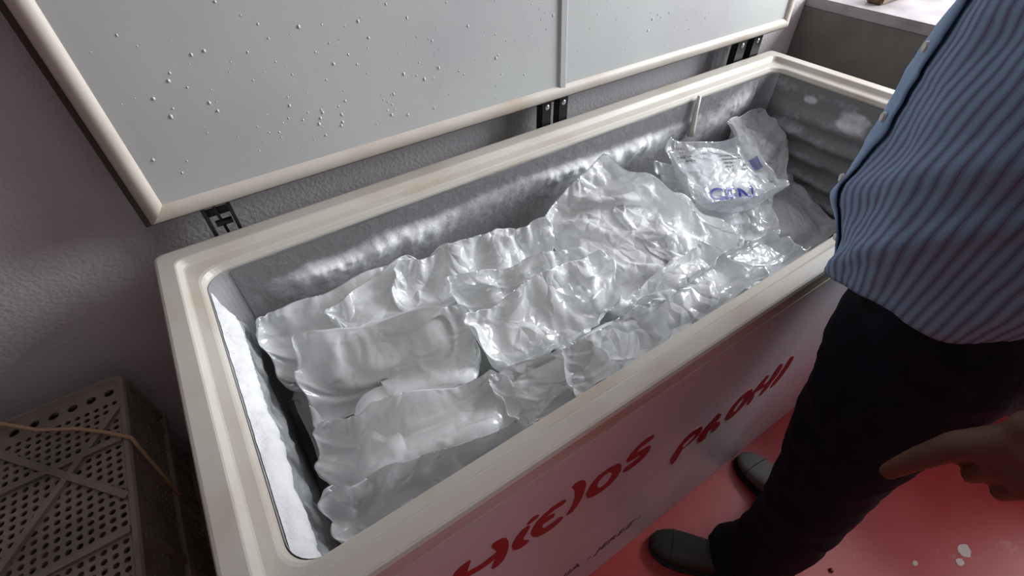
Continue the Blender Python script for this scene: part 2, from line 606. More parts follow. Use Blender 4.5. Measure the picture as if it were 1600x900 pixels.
# frost along the back wall: a low crusty band, white where it is thick
def frost_cover():
    m, nt, b, out = new_mat('frost_over_metal')
    at_ = nt.nodes.new('ShaderNodeAttribute')
    at_.attribute_name = 'cover'
    tc = nt.nodes.new('ShaderNodeTexCoord')
    n = nt.nodes.new('ShaderNodeTexNoise')
    n.inputs['Scale'].default_value = 45
    n.inputs['Detail'].default_value = 8
    n.inputs['Roughness'].default_value = 0.65
    nt.links.new(tc.outputs['Object'], n.inputs['Vector'])
    ad = nt.nodes.new('ShaderNodeMath')
    ad.operation = 'MULTIPLY_ADD'
    ad.inputs[1].default_value = 0.5
    nt.links.new(n.outputs['Fac'], ad.inputs[0])
    nt.links.new(at_.outputs['Fac'], ad.inputs[2])
    r = nt.nodes.new('ShaderNodeValToRGB')
    r.color_ramp.elements[0].position = 0.40
    r.color_ramp.elements[0].color = (0.20, 0.20, 0.205, 1)
    r.color_ramp.elements[1].position = 1.0
    r.color_ramp.elements[1].color = (0.80, 0.81, 0.83, 1)
    nt.links.new(ad.outputs[0], r.inputs['Fac'])
    nt.links.new(r.outputs['Color'], b.inputs['Base Color'])
    b.inputs['Roughness'].default_value = 0.6
    bp = nt.nodes.new('ShaderNodeBump')
    bp.inputs['Strength'].default_value = 0.5
    bp.inputs['Distance'].default_value = 0.006
    nt.links.new(n.outputs['Fac'], bp.inputs['Height'])
    nt.links.new(bp.outputs['Normal'], b.inputs['Normal'])
    return m


M['frost_cover'] = frost_cover()
cw.data.materials.clear()
cw.data.materials.append(M['frost_cover'])
ca = cw.data.attributes.new('cover', 'FLOAT', 'POINT')
vals = []
for v in cw.data.vertices:
    q = 0.06 + 0.22 * max(0, fbm(v.co.y, v.co.z, 4, 6)) + 0.10 * math.sin(v.co.z * 2 * math.pi / 0.058)
    for p_, r_, a_ in zip(FROST_AT, (0.022, 0.045, 0.05), (0.6, 0.55, 0.25)):
        e_ = ((v.co.y - p_[1]) / r_) ** 2 + ((v.co.z - p_[2]) / (r_ * 0.5)) ** 2
        q += a_ / (1 + math.exp(min(30, (e_ - 1 + 0.8 * fbm(v.co.y, v.co.z, 1, 40)) * 5)))
    vals.append(q)
ca.data.foreach_set('value', vals)


def ridge_h(x, z):
    zc = 0.787 - 0.006 * math.sin(x * 7) + 0.010 * fbm(x, 1.7, 0, 6)
    env = max(0.0, min(1, (x - 0.13) / 0.10)) * max(0.0, min(1, (1.42 - x) / 0.1))
    env *= 0.25 + 0.9 * max(0.0, min(1.0, 0.45 + 0.9 * math.sin(x * 9.5 - 1.6) + 0.5 * fbm(x, 4.1, 0, 4)))
    t = (z - zc) / 0.028
    far = 0.75 * math.exp(-((x - 1.50) / 0.10) ** 2 - ((z - 0.775 - 0.25 * (x - 1.5)) / 0.035) ** 2) * (0.8 + 0.5 * fbm(x, z, 3, 14))
    return env * math.exp(-t * t * (0.7 if t < 0 else 6.0)) + max(0.0, far)


def ridge(x, z):
    p = ridge_h(x, z)
    lip = 0.004 * max(0, fbm(x, 9.0, 0, 30)) if p > 0.4 else 0.0
    return (x, IY1 - 0.0015 - p * (0.014 + 0.007 * fbm(x, z, 5, 26)) - lip, z)


fr = wall_sheet('frost_ridge', IX0 + 0.04, 1.60, 0.62, 0.846, 320, 44, ridge, M['frost_cover'])
ca = fr.data.attributes.new('cover', 'FLOAT', 'POINT')
ca.data.foreach_set('value', [0.62 * ridge_h(v.co.x, v.co.z) ** 0.6 + 0.10 for v in fr.data.vertices])
fr['kind'] = 'stuff'
fr['label'] = 'white frost ridge along the back wall'


# thick white frost shelf on the left wall, with a ragged lower lip, and a grey crust beneath
def shelf(y, s):
    e = min(1, max(0.15, (IY1 - 0.03 - y) / 0.05))
    depth = (0.019 + 0.008 * (0.575 - y) + 0.006 * fbm(y, 0.2, 1, 9) + 0.003 * fbm(y, 0.2, 1, 60)) * e
    prof = [(0.0, 0.842), (0.35, 0.836), (0.75, 0.826), (1.0, 0.812), (0.96, 0.800), (0.5, 0.79), (0.0, 0.785)]
    k = s * (len(prof) - 1)
    i = min(int(k), len(prof) - 2)
    f = k - i
    dx = prof[i][0] * (1 - f) + prof[i + 1][0] * f
    z = prof[i][1] * (1 - f) + prof[i + 1][1] * f
    return (IX0 + 0.001 + depth * dx, y, z + 0.004 * fbm(y, s, 3, 30))


fs_ = wall_sheet('frost_shelf', IY0 + 0.012, IY1 - 0.03, 0.0, 1.0, 160, 12, shelf, M['frost'])
fs_['kind'] = 'stuff'
fs_['label'] = 'thick white frost along the left wall'


def crust(y, z):
    t = (0.785 - z) / 0.3
    d = 0.003 + 0.014 * max(0, math.sin(min(1, max(0, t * 1.6)) * math.pi)) * (0.8 + 0.7 * fbm(y, z, 8, 8)) + 0.006 * fbm(y, z, 3, 30)
    return (IX0 + 0.002 + max(0.001, d), y, z)


cr = wall_sheet('ice_crust', IY0 + 0.01, IY1 - 0.01, 0.46, 0.80, 90, 40, crust, M['frost_grey'])
cr['kind'] = 'stuff'

# milky tube on the back wall
a, b = at(1093, 150, 1, IY1 - 0.010), at(1079, 212, 1, IY1 - 0.016)
bm = bmesh.new()
tube(bm, [a, a * 0.5 + b * 0.5, a * 0.2 + b * 0.8, b], [0.0055, 0.0065, 0.009, 0.011], 12)
from_bm('drain_tube', bm, M['tube'], FZ, True)
a, b = at(1222, 112, 1, IY1 - 0.008), at(1213, 140, 1, IY1 - 0.010)
bm = bmesh.new()
tube(bm, [a, b], [0.008, 0.007], 10)
from_bm('corner_tube', bm, M['tube'], FZ, True)

# screw holes on the back rim
for px, py in ((422, 367), (737, 257), (949, 183)):
    c = at(px, py, 2, H - 0.0135)
    bm = bmesh.new()
    bmesh.ops.create_cone(bm, cap_ends=True, segments=14, radius1=0.0036, radius2=0.0036, depth=0.003,
                          matrix=Matrix.Translation((c[0], c[1], H - 0.0128)))
    from_bm('screw_hole', bm, M['hole'], FZ)

# lid ---------------------------------------------------------------
LID_A = math.radians(3.6)
LZ, LY = 0.948, 0.652           # bottom front edge of the opened lid
LX0, LX1, LH = 0.030, 1.742, 0.67


def lid_pt(x, u, d):
    """u up along the lid, d depth behind the gasket face"""
    return (x, LY + u * math.sin(LID_A) + d * math.cos(LID_A), LZ + u * math.cos(LID_A) - d * math.sin(LID_A))


def lid_box(bm, x0, x1, u0, u1, d0, d1):
    vs = [bm.verts.new(lid_pt(x, u, d)) for x in (x0, x1) for u in (u0, u1) for d in (d0, d1)]
    for f in ((0, 1, 3, 2), (4, 6, 7, 5), (0, 4, 5, 1), (2, 3, 7, 6), (0, 2, 6, 4), (1, 5, 7, 3)):
        bm.faces.new([vs[i] for i in f])


bm = bmesh.new()
lid_box(bm, LX0 - 0.010, LX1 + 0.008, -0.005, LH, 0.018, 0.042)
lid = from_bm('lid', bm, M['lid_shell'], FZ)
lid['label'] = 'raised lid standing against the wall'
# inner panel: slightly dished sheet of two panels
bm = bmesh.new()
lid_box(bm, LX0 + 0.02, LX1 - 0.02, 0.02, LH - 0.02, 0.008, 0.021)
pn = from_bm('inner_panel', bm, M['lid'], lid)
# seam moulding
sA = at(880, 128, 1, LY + 0.006)
SX = float(sA[0])
bm = bmesh.new()
vs = []
for u in (0.022, LH - 0.02):
    for dx, dd in ((-0.012, 0.0085), (-0.008, 0.003), (0.006, 0.002), (0.012, 0.0085)):
        vs.append(bm.verts.new(lid_pt(SX + dx, u, dd)))
for k in range(3):
    bm.faces.new((vs[k], vs[k + 1], vs[k + 5], vs[k + 4]))
from_bm('seam_strip', bm, M['lid'], lid)


# gasket: four rounded bars mitred at the corners
def gasket_bar(p0, p1, inward):
    """swept rounded profile; inward is the direction to the panel centre in (x, u)"""
    bm = bmesh.new()
    W = 0.030
    prof = [(0.0, 0.022), (0.0, 0.010), (0.10, 0.004), (0.25, 0.0005), (0.5, -0.0015), (0.75, 0.001), (0.9, 0.005), (1.0, 0.0095)]
    rr = []
    for end, (x, u) in enumerate((p0, p1)):
        s = 1 if end == 0 else -1
        dx, du = (p1[0] - p0[0], p1[1] - p0[1])
        ln = math.hypot(dx, du)
        dx, du = dx / ln * s, du / ln * s
        rr.append([bm.verts.new(lid_pt(x + (inward[0] + dx) * W * t, u + (inward[1] + du) * W * t, d)) for t, d in prof])
    for k in range(len(prof) - 1):
        bm.faces.new((rr[0][k], rr[0][k + 1], rr[1][k + 1], rr[1][k]))
    return from_bm('gasket', bm, M['gasket'], lid, True)


gasket_bar((LX0, 0), (LX1, 0), (0, 1))
gasket_bar((LX0, LH), (LX1, LH), (0, -1))
gasket_bar((LX0, 0), (LX0, LH), (1, 0))
gasket_bar((LX1, 0), (LX1, LH), (-1, 0))

# condensation drops
random.seed(4)
bm = bmesh.new()
cl = [(random.uniform(0.15, 1.6), random.uniform(0.05, 0.6)) for _ in range(9)]
for k in range(760):
    if k % 3:
        c = random.choice(cl)
        x, u = random.gauss(c[0], 0.09), random.gauss(c[1], 0.09)
    else:
        x, u = random.uniform(LX0 + .05, LX1 - .05), random.uniform(0.04, LH - 0.05)
    if not (LX0 + 0.04 < x < LX1 - 0.04 and 0.04 < u < LH - 0.04) or abs(x - SX) < 0.02:
        continue
    r = random.choice((0.0007, 0.0010, 0.0010, 0.0013, 0.0016, 0.0024)) * random.uniform(.8, 1.1)
    st = random.uniform(1.0, 1.7)
    c = lid_pt(x, u, 0.008)
    bmesh.ops.create_icosphere(bm, subdivisions=1, radius=1.0,
                               matrix=Matrix.Translation(c) @ Matrix.Diagonal((r, r * 0.6, r * st, 1)))
dr = from_bm('water_drops', bm, M['drop'], lid, True)
dr['kind'] = 'stuff'
dr['label'] = 'water drops beading on the lid panel'


# hinges
def hinge(px0, px1, pyt, pyb, style):
    xa = at(px0, pyt, 1, 0.690)[0]
    xb = at(px1, pyt, 1, 0.690)[0]
    bm = bmesh.new()
    y0, y1 = 0.684, 0.706
    zt, zb = LZ + 0.008, 0.80
    if style == 'frame':
        box(bm, (xa, y0, zb), (xa + 0.006, y1, zt))
        box(bm, (xb - 0.006, y0, zb), (xb, y1, zt))
        box(bm, (xa, y0 + 0.004, zt - 0.022), (xb, y1, zt - 0.008))
        box(bm, (xa, y1 - 0.004, zt - 0.050), (xb, y1, zt - 0.036))
        m_ = (xa + xb) / 2
        bar(bm, (m_ - 0.003, y0 + 0.01, zt - 0.015), (m_ + 0.003, y0 + 0.01, zb), 0.005, 0.005, (0, 1, 0))
        tube(bm, [(m_ - 0.012, y0 + 0.008, zb + 0.095), (m_ + 0.016, y0 + 0.008, zb + 0.095)], 0.006, 10)
    else:
        w = xb - xa
        box(bm, (xa, y0, zb), (xa + 0.38 * w, y1, zt - 0.012), 0.003)
        box(bm, (xa + 0.62 * w, y0, zb), (xb, y1, zt - 0.004), 0.003)
        box(bm, (xa + 0.05 * w, y0 + 0.010, zt - 0.030), (xb - 0.05 * w, y1, zt - 0.006))
        tube(bm, [(xa + 0.02, y0 + 0.006, zt - 0.014), (xb - 0.01, y0 + 0.006, zt - 0.006)], 0.006, 10)
    h = from_bm('hinge', bm, M['hinge'], FZ)
    if style != 'frame':
        for f in (0.2, 0.8):
            b2 = bmesh.new()
            ball(b2, (xa + f * (xb - xa), y0 - 0.0005, zt - 0.034), (0.007, 0.003, 0.007))
            from_bm('screw_head', b2, M['screw'], h, True)
    return h


hinge(316, 368, 335, 360, 'frame')
hinge(844, 886, 160, 190, 'plate')
hinge(1150, 1186, 70, 95, 'plate')

# lettering on the front sheet: outlines (zoom frame) laid onto the sheet plane y = 0
LET = [
    ((700, 760, 6.43), [[(30, 1000), (50, 900), (70, 860), (130, 800), (215, 738), (228, 748), (210, 800), (190, 860), (330, 780), (430, 705), (490, 655), (470, 635), (437, 610), (445, 580), (490, 545), (545, 518), (585, 515), (605, 545), (608, 600), (590, 670), (555, 740), (500, 795), (450, 828), (437, 822), (455, 770), (485, 710), (430, 760), (330, 830), (215, 895), (150, 950), (80, 1010)]]),
    ((700, 760, 6.43), [[(640, 600), (655, 560), (690, 500), (740, 440), (800, 395), (822, 390), (820, 410), (790, 460), (752, 520), (770, 540), (810, 535), (812, 548), (780, 580), (730, 615), (680, 637), (650, 635)]]),
    ((700, 760, 6.43), [[(792, 380), (805, 360), (850, 310), (900, 283), (915, 285), (900, 310), (850, 350), (800, 385)]]),
    ((700, 760, 6.43), [[(830, 480), (840, 440), (880, 370), (950, 290), (1050, 205), (1130, 150), (1175, 128), (1185, 140), (1160, 175), (1080, 225), (1010, 280), (965, 325), (1010, 295), (1060, 270), (1073, 275), (1060, 305), (1000, 345), (950, 380), (945, 410), (965, 418), (1040, 370), (1110, 315), (1150, 300), (1155, 312), (1120, 355), (1040, 425), (950, 480), (890, 507), (850, 502)]]),
    ((860, 670, 7.5), [[(250, 685), (290, 640), (340, 608), (385, 598), (412, 612), (416, 650), (400, 720), (370, 800), (320, 890), (260, 965), (190, 1015), (186, 1005), (230, 940), (265, 870), (285, 800), (285, 740), (270, 705)]]),
    ((860, 670, 7.5), [[(415, 780), (420, 750), (470, 660), (560, 550), (680, 460), (780, 410), (815, 405), (832, 425), (825, 480), (780, 560), (700, 650), (600, 730), (510, 785), (450, 810), (425, 805)], [(548, 670), (560, 620), (620, 550), (680, 508), (710, 508), (722, 525), (705, 570), (650, 640), (590, 685), (560, 688)]]),
    ((860, 670, 7.5), [[(890, 385), (895, 360), (950, 280), (1040, 185), (1130, 110), (1200, 68), (1217, 72), (1195, 110), (1130, 165), (1060, 215), (1015, 260), (1015, 275), (1060, 250), (1120, 210), (1165, 193), (1175, 205), (1155, 260), (1090, 340), (1000, 420), (900, 490), (850, 508), (845, 500), (880, 450), (950, 400), (1030, 340), (1055, 315), (1040, 310), (980, 350), (910, 390), (893, 397)]]),
    ((1040, 540, 4.736), [[(30, 870), (40, 830), (80, 770), (130, 700), (190, 640), (250, 600), (272, 597), (268, 625), (235, 670), (180, 720), (120, 770), (100, 810), (70, 855), (45, 880)], [(122, 757), (130, 732), (170, 690), (215, 655), (222, 660), (200, 690), (160, 728)]]),
    ((1040, 540, 4.736), [[(236, 700), (250, 660), (300, 600), (350, 545), (390, 500), (415, 505), (400, 530), (370, 565), (400, 560), (402, 580), (370, 620), (345, 640), (340, 630), (350, 600), (310, 640), (295, 680), (260, 712), (240, 713)]]),
    ((1040, 540, 4.736), [[(440, 550), (450, 520), (490, 455), (550, 385), (610, 330), (640, 315), (640, 345), (610, 400), (560, 460), (500, 520), (460, 550)], [(500, 490), (515, 455), (550, 410), (580, 380), (583, 395), (560, 430), (525, 475)]]),
    ((1040, 540, 4.736), [[(600, 438), (615, 400), (650, 340), (700, 280), (750, 220), (765, 212), (760, 230), (720, 290), (770, 255), (810, 190), (850, 135), (868, 130), (865, 150), (830, 210), (790, 260), (740, 330), (700, 370), (695, 365), (715, 330), (740, 295), (690, 330), (660, 345), (650, 385), (615, 435)]]),
    ((1040, 540, 4.736), [[(775, 312), (790, 280), (840, 215), (890, 140), (930, 80), (946, 73), (945, 95), (910, 155), (860, 225), (810, 285)]]),
]


def curve_mesh(cu):
    ob = bpy.data.objects.new('tmp', cu)
    COL.objects.link(ob)
    dg = bpy.context.evaluated_depsgraph_get()
    dg.update()
    me = bpy.data.meshes.new_from_object(ob.evaluated_get(dg))
    bpy.data.objects.remove(ob)
    return me


for (ox, oy, sc), loops in LET:
    cu = bpy.data.curves.new('letter', 'CURVE')
    cu.dimensions = '2D'
    cu.fill_mode = 'BOTH'
    cu.extrude = 0.0006
    for lp in loops:
        sp = cu.splines.new('POLY')
        sp.points.add(len(lp) - 1)
        sp.use_cyclic_u = True
        for q, (x, y) in zip(sp.points, lp):
            p = at(ox + x / sc, oy + y / sc, 1, -0.001)
            q.co = (p[0], p[2], 0, 1)
    me = curve_mesh(cu)
    me.transform(Matrix.Translation((0, -0.0012, 0)) @ Matrix.Rotation(math.radians(90), 4, 'X'))
    link('letter', me, M['red'], fp)


def text_mesh(s, size, shear=0.0, extrude=0.0003):
    cu = bpy.data.curves.new('text', 'FONT')
    cu.body = s
    cu.size = size
    cu.shear = shear
    cu.extrude = extrude
    return curve_mesh(cu)


for s, x0, z0, size in (('- JEREZ -', 0.492, 0.192, 0.047), ('IIA', 0.42, 0.205, 0.045)):
    me = text_mesh(s, size, 0.2)
    me.transform(Matrix.Translation((x0, -0.0014, z0)) @ Matrix.Rotation(math.radians(90), 4, 'X'))
    link('small_print', me, M['black'], fp)

# ------------------------------------------------------------------ ice bags
# film sheets hang from four corner points: (px, py, z) where they show; order: back-left, back-right, front-right, front-left
BAGS = [
    # name, corners, excess, ice height, film, ice kind, seed, label
    dict(c=[(366, 503, .765), (612, 410, .765), (600, 545, .67), (432, 622, .63)], ex=1.10, h=.050, label='smooth milky ice bag in the back left corner against the frosty walls'),
    dict(c=[(505, 478, .765), (640, 398, .775), (735, 470, .71), (570, 520, .69)], ex=1.12, h=.045, label='thin milky bag lying behind the big smooth bag near the back left corner'),
    dict(c=[(458, 522, .79), (722, 470, .785), (745, 580, .69), (500, 665, .63)], ex=1.10, h=.055, label='big smooth milky bag with a ruffled top edge, second from the left end'),
    dict(c=[(622, 402, .80), (860, 342, .79), (838, 455, .72), (632, 498, .70)], ex=1.20, h=.040, drop=.045, label='crumpled bag with a gathered neck against the back wall, left of the peaked bag'),
    dict(c=[(700, 430, .785), (885, 390, .785), (860, 478, .735), (735, 500, .72)], ex=1.20, h=.035, drop=.05, label='small glossy flap of a bag in the centre of the pile'),
    dict(c=[(728, 490, .80), (945, 385, .815), (965, 480, .755), (800, 575, .74)], ex=1.14, h=.045, drop=.045, pin=[(.80, .55, 922, 470, .785), (.80, .30, 930, 430, .80)], label='smooth bag with an upright pinched fold in the middle of the pile'),
    dict(c=[(498, 655, .785), (768, 575, .775), (815, 650, .72), (520, 765, .65)], ex=1.12, h=.050, drop=.045, label='long milky bag with a pointed left corner beside the left frost wall'),
    dict(c=[(462, 788, .755), (812, 655, .785), (835, 715, .73), (500, 885, .68)], ex=1.12, h=.045, drop=.04, label='milky bag nearest the near left corner, under the front rim'),
    dict(c=[(762, 582, .785), (905, 530, .79), (972, 572, .78), (820, 672, .72)], ex=1.14, h=.045, drop=.04, label='bag with a bright crumpled top behind the front rim, left of the square flap'),
    dict(c=[(880, 545, .80), (1038, 456, .825), (1042, 545, .765), (905, 620, .74)], ex=1.10, h=.040, drop=.06, label='bag with a shiny square flap standing up behind the front rim'),
    dict(c=[(845, 345, .755), (947, 238, .835), (1155, 380, .755), (955, 480, .735)], ex=1.16, h=.060, cubes=1, folds=46, label='large bright crumpled bag rising to a peak at the back wall'),
    dict(c=[(958, 335, .745), (1003, 272, .765), (1150, 362, .735), (1050, 415, .715)], ex=1.18, h=.045, drop=.05, cubes=1, label='bag half hidden behind the large peaked bag, on its right'),
    dict(c=[(985, 455, .755), (1100, 380, .765), (1198, 430, .735), (1050, 535, .69)], ex=1.12, h=.055, cubes=1, label='full frosty bag at the front rim, right of the square flap'),
    dict(c=[(1105, 398, .70), (1205, 362, .69), (1265, 388, .66), (1185, 455, .65)], ex=1.12, h=.055, cubes=1, clear=1, label='clear bag of ice nearest the man, low behind the front rim'),
    dict(c=[(1022, 248, .735), (1195, 270, .70), (1218, 372, .64), (1085, 352, .66)], ex=1.12, h=.065, drop=.055, cubes=1, clear=1, label='rounded clear bag of ice cubes just below the printed bag'),
    dict(c=[(1043, 212, .80), (1165, 213, .785), (1228, 292, .735), (1100, 308, .74)], ex=1.10, h=.055, cubes=1, clear=1, printed=1, label='clear ice bag printed with blue capitals and a barcode'),
    dict(c=[(1140, 190, .765), (1205, 150, .765), (1278, 195, .705), (1225, 292, .64)], ex=1.10, h=.045, cubes=1, frost=1, label='grey frosted bag in the far back right corner behind the printed bag'),
    dict(c=[(1190, 290, .62), (1250, 265, .60), (1318, 355, .53), (1215, 400, .55)], ex=1.08, h=.050, cubes=1, frost=1, label='dull grey bag lying low beside the ridged right end wall'),
    dict(c=[(425, 625, .60), (520, 600, .60), (560, 720, .55), (470, 770, .54)], ex=1.08, h=.040, label='milky bag deep in the gap beside the left frost wall'),
]
NB = len(BAGS)
N = 40
rng = np.random.default_rng(7)
xlo, xhi, ylo, yhi = IX0 + 0.030, IX1 - 0.034, IY0 + 0.012, IY1 - 0.012
P = np.zeros((NB, 2, N, N, 3), np.float32)
pins = []
ICE = []
g = np.linspace(0, 1, N)
for k, bg in enumerate(BAGS):
    C = np.array([at(px, py, 2, z) for px, py, z in bg['c']])
    C = C.mean(0) + (C - C.mean(0)) * np.array([1.10, 1.10, 1.0])
    C[:, 0] = np.clip(C[:, 0], xlo, xhi)
    C[:, 1] = np.clip(C[:, 1], ylo, yhi)
    U, V = np.meshgrid(g, g, indexing='ij')
    bil = ((1 - U) * (1 - V))[..., None] * C[0] + (U * (1 - V))[..., None] * C[1] + (U * V)[..., None] * C[2] + ((1 - U) * V)[..., None] * C[3]
    e1 = (C[1] + C[2] - C[0] - C[3]) / 2
    e2 = (C[3] + C[2] - C[0] - C[1]) / 2
    n = np.cross(e2, e1)
    n /= np.linalg.norm(n)
    if n[2] < 0:
        n = -n
    a1 = e1 / np.linalg.norm(e1)
    a2 = np.cross(n, a1)
    if a2 @ e2 < 0:
        a2 = -a2
    h = bg['h']
    half = np.array([np.linalg.norm(e1) * 0.37, abs(e2 @ a2) * 0.36, h])
    cen = C.mean(0) - n * (h + bg.get('drop', 0.026))
    ICE.append((cen, np.array([a1, a2, n]), half))
    bump = (np.sin(np.pi * U) * np.sin(np.pi * V)) ** 0.5
    lowf = sum(rng.normal() * np.sin(2 * np.pi * (U * rng.uniform(.5, 3.5) + V * rng.uniform(-3, 3)) + rng.uniform(0, 6)) for _ in range(5))
    P[k, 0] = bil + bump[..., None] * n * 0.02 + (lowf * 0.004 * bump)[..., None] * n + rng.normal(size=bil.shape) * 0.0012
    P[k, 1] = bil - bump[..., None] * n * (2 * h) + rng.normal(size=bil.shape) * 0.001
    P[k, :, 0, :] = bil[0]
    P[k, :, -1, :] = bil[-1]
    P[k, :, :, 0] = bil[:, 0]
    P[k, :, :, -1] = bil[:, -1]
    bg['bil'] = bil
    for (i, j, c) in ((0, 0, 0), (-1, 0, 1), (-1, -1, 2), (0, -1, 3)):
        pins.append((k, None, i, j, C[c]))
    for (u, v, px, py, z) in bg.get('pin', []):
        pins.append((k, 0, int(u * (N - 1)), int(v * (N - 1)), at(px, py, 2, z)))

BIL = np.stack([b['bil'] for b in BAGS])[:, None].repeat(2, 1).astype(np.float32)
# where the sealed edges lie: rounded corners and a loose wave
SEAM = BIL.copy()
for k in range(NB):
    U, V = np.meshgrid(g, g, indexing='ij')
    cu, cv = 2 * U - 1, 2 * V - 1
    sq = 1 - 0.13 * (cu * cv) ** 4
    cc = BIL[k].mean((1, 2), keepdims=True)
    wave = sum(rng.uniform(.5, 1) * np.sin(2 * np.pi * (f_ * (U + 1.7 * V)) + rng.uniform(0, 6)) for f_ in (0.6, 1.1, 1.9))
    SEAM[k] = cc + (BIL[k] - cc) * sq[None, ..., None]
    SEAM[k, ..., 2] += 0.007 * wave[None]
    SEAM[k] += (BIL[k] - cc) * (0.035 * np.sin(2 * np.pi * (1.6 * U - 2.1 * V) + rng.uniform(0, 6)))[None, ..., None]
# more slack towards the seams, so the edges ruffle
uu = np.abs(2 * g - 1)
EDGE = np.maximum(uu[:, None], uu[None, :]) ** 3
SL = np.array([b['ex'] - 1 for b in BAGS])
SLACK = 1 + SL[:, None, None, None] * (0.95 - 0.55 * EDGE)[None, None] * np.array([1.0, 3.0])[None, :, None, None]
for k in range(NB):
    U, V = np.meshgrid(g, g, indexing='ij')
    SLACK[k] *= 1 + 0.03 * np.sin(2 * np.pi * (U * rng.uniform(1, 3) + V * rng.uniform(-3, 3)) + rng.uniform(0, 6))
SLACK = np.broadcast_to(SLACK, (NB, 2, N, N)).astype(np.float32)


def views(A, di, dj):
    if dj >= 0:
        return A[:, :, :N - di, :N - dj], A[:, :, di:, dj:]
    return A[:, :, :N - di, -dj:], A[:, :, di:, :N + dj]


def rest(di, dj):
    a, b = views(BIL, di, dj)
    s0, s1 = views(SLACK, di, dj)
    return np.linalg.norm(b - a, axis=-1) * (s0 + s1) * 0.5


CONS = []
for di, dj, ks, kc in ((1, 0, 1.0, 0.3), (0, 1, 1.0, 0.3), (1, 1, 0.5, 0.05), (1, -1, 0.5, 0.05), (2, 0, 0.0, 0.10), (0, 2, 0.0, 0.10), (4, 0, 0.0, 0.05), (0, 4, 0.0, 0.05)):
    R0 = rest(di, dj)
    if di + abs(dj) == 1:
        ax_ = 2 if di else 3
        for ph in (0, 1):
            sl = (slice(None), slice(None), slice(ph, None, 2)) if ax_ == 2 else (slice(None), slice(None), slice(None), slice(ph, None, 2))
            CONS.append((di, dj, ks, kc, sl, np.ascontiguousarray(R0[sl]), 0.5))
    else:
        CONS.append((di, dj, ks, kc, slice(None), R0, 0.25))


def relax():
    for di, dj, ks, kc, sl, R0, w in CONS:
        A, B = views(P, di, dj)
        a, b = A[sl], B[sl]
        d = b - a
        ln = np.sqrt(np.einsum('...k,...k->...', d, d)) + 1e-9
        s = (ln - R0) / ln
        s = np.where(s > 0, ks * s, kc * s) * w
        d *= s[..., None]
        a += d
        b -= d


def collide():
    for k in range(NB):
        Q = P[k].reshape(-1, 3)
        lo, hi = Q.min(0) - 0.02, Q.max(0) + 0.02
        for q, (cen, ax, half) in enumerate(ICE):
            rad = np.linalg.norm(half)
            if np.any(cen + rad < lo) or np.any(cen - rad > hi):
                continue
            hf = half + (0.003 if q == k else 0.005)
            loc = ((Q - cen) @ ax.T) / hf
            f = (loc ** 4).sum(1) ** 0.25
            ins = f < 1
            if not ins.any():
                continue
            l = loc[ins]
            # push mostly along the short axis, towards the side the film is on
            grad = (l ** 3) / hf
            grad /= np.linalg.norm(grad, axis=1)[:, None] + 1e-9
            if q == k:
                tgt = l / (f[ins][:, None] + 1e-6)
                mv = (tgt - l) * hf
            else:
                mv = grad * ((1 - f[ins]) * hf.min())[:, None]
                bad = l[:, 2] > -0.2
                mv[bad] = np.array([0, 0, 1.0]) * ((1 - f[ins][bad]) * hf[2])[:, None]
            mvw = mv @ ax
            Q[ins] += np.clip(mvw, -0.012, 0.012)
        P[k] = Q.reshape(P[k].shape)
    P[..., 0] = np.clip(P[..., 0], xlo - 0.004, xhi + 0.006)
    P[..., 1] = np.clip(P[..., 1], ylo - 0.003, yhi + 0.003)
    P[..., 2] = np.maximum(P[..., 2], FLOOR_IN + 0.004)


def weld():
    for s in ((slice(None), slice(None), 0), (slice(None), slice(None), -1), (slice(None), slice(None), slice(None), 0), (slice(None), slice(None), slice(None), -1)):
        m = P[s].mean(1, keepdims=True)
        P[s] = np.repeat(m, 2, 1)
    P[:, :, 0] += (SEAM[:, :, 0] - P[:, :, 0]) * 0.10
    P[:, :, -1] += (SEAM[:, :, -1] - P[:, :, -1]) * 0.10
    P[:, :, :, 0] += (SEAM[:, :, :, 0] - P[:, :, :, 0]) * 0.10
    P[:, :, :, -1] += (SEAM[:, :, :, -1] - P[:, :, :, -1]) * 0.10
    for k, sh, i, j, t in pins:
        if sh is None:
            continue
        else:
            P[k, sh, i, j] = P[k, sh, i, j] * 0.5 + np.array(t) * 0.5


VEL = np.zeros_like(P)
for step in range(46):
    old = P.copy()
    VEL *= 0.85
    VEL[..., 2] -= 0.00016
    P += VEL
    for _ in range(3):
        relax()
        weld()
    collide()
    weld()
    VEL = np.clip(P - old, -0.008, 0.008)

# finer sheet, with sharp folds pressed into it
NF = 2 * N - 1
F = np.zeros((NB, 2, NF, NF, 3), np.float32)
F[:, :, ::2, ::2] = P


def cubic(A, axis):
    B = np.moveaxis(A, axis, 0)
    m = B[0::2]
    mid = 0.5 * (m[:-1] + m[1:])
    ext = np.concatenate([m[:1], m, m[-1:]])
    mid2 = (-ext[:-3] + 9 * ext[1:-2] + 9 * ext[2:-1] - ext[3:]) / 16
    B[1::2] = mid2 * 0.8 + mid * 0.2


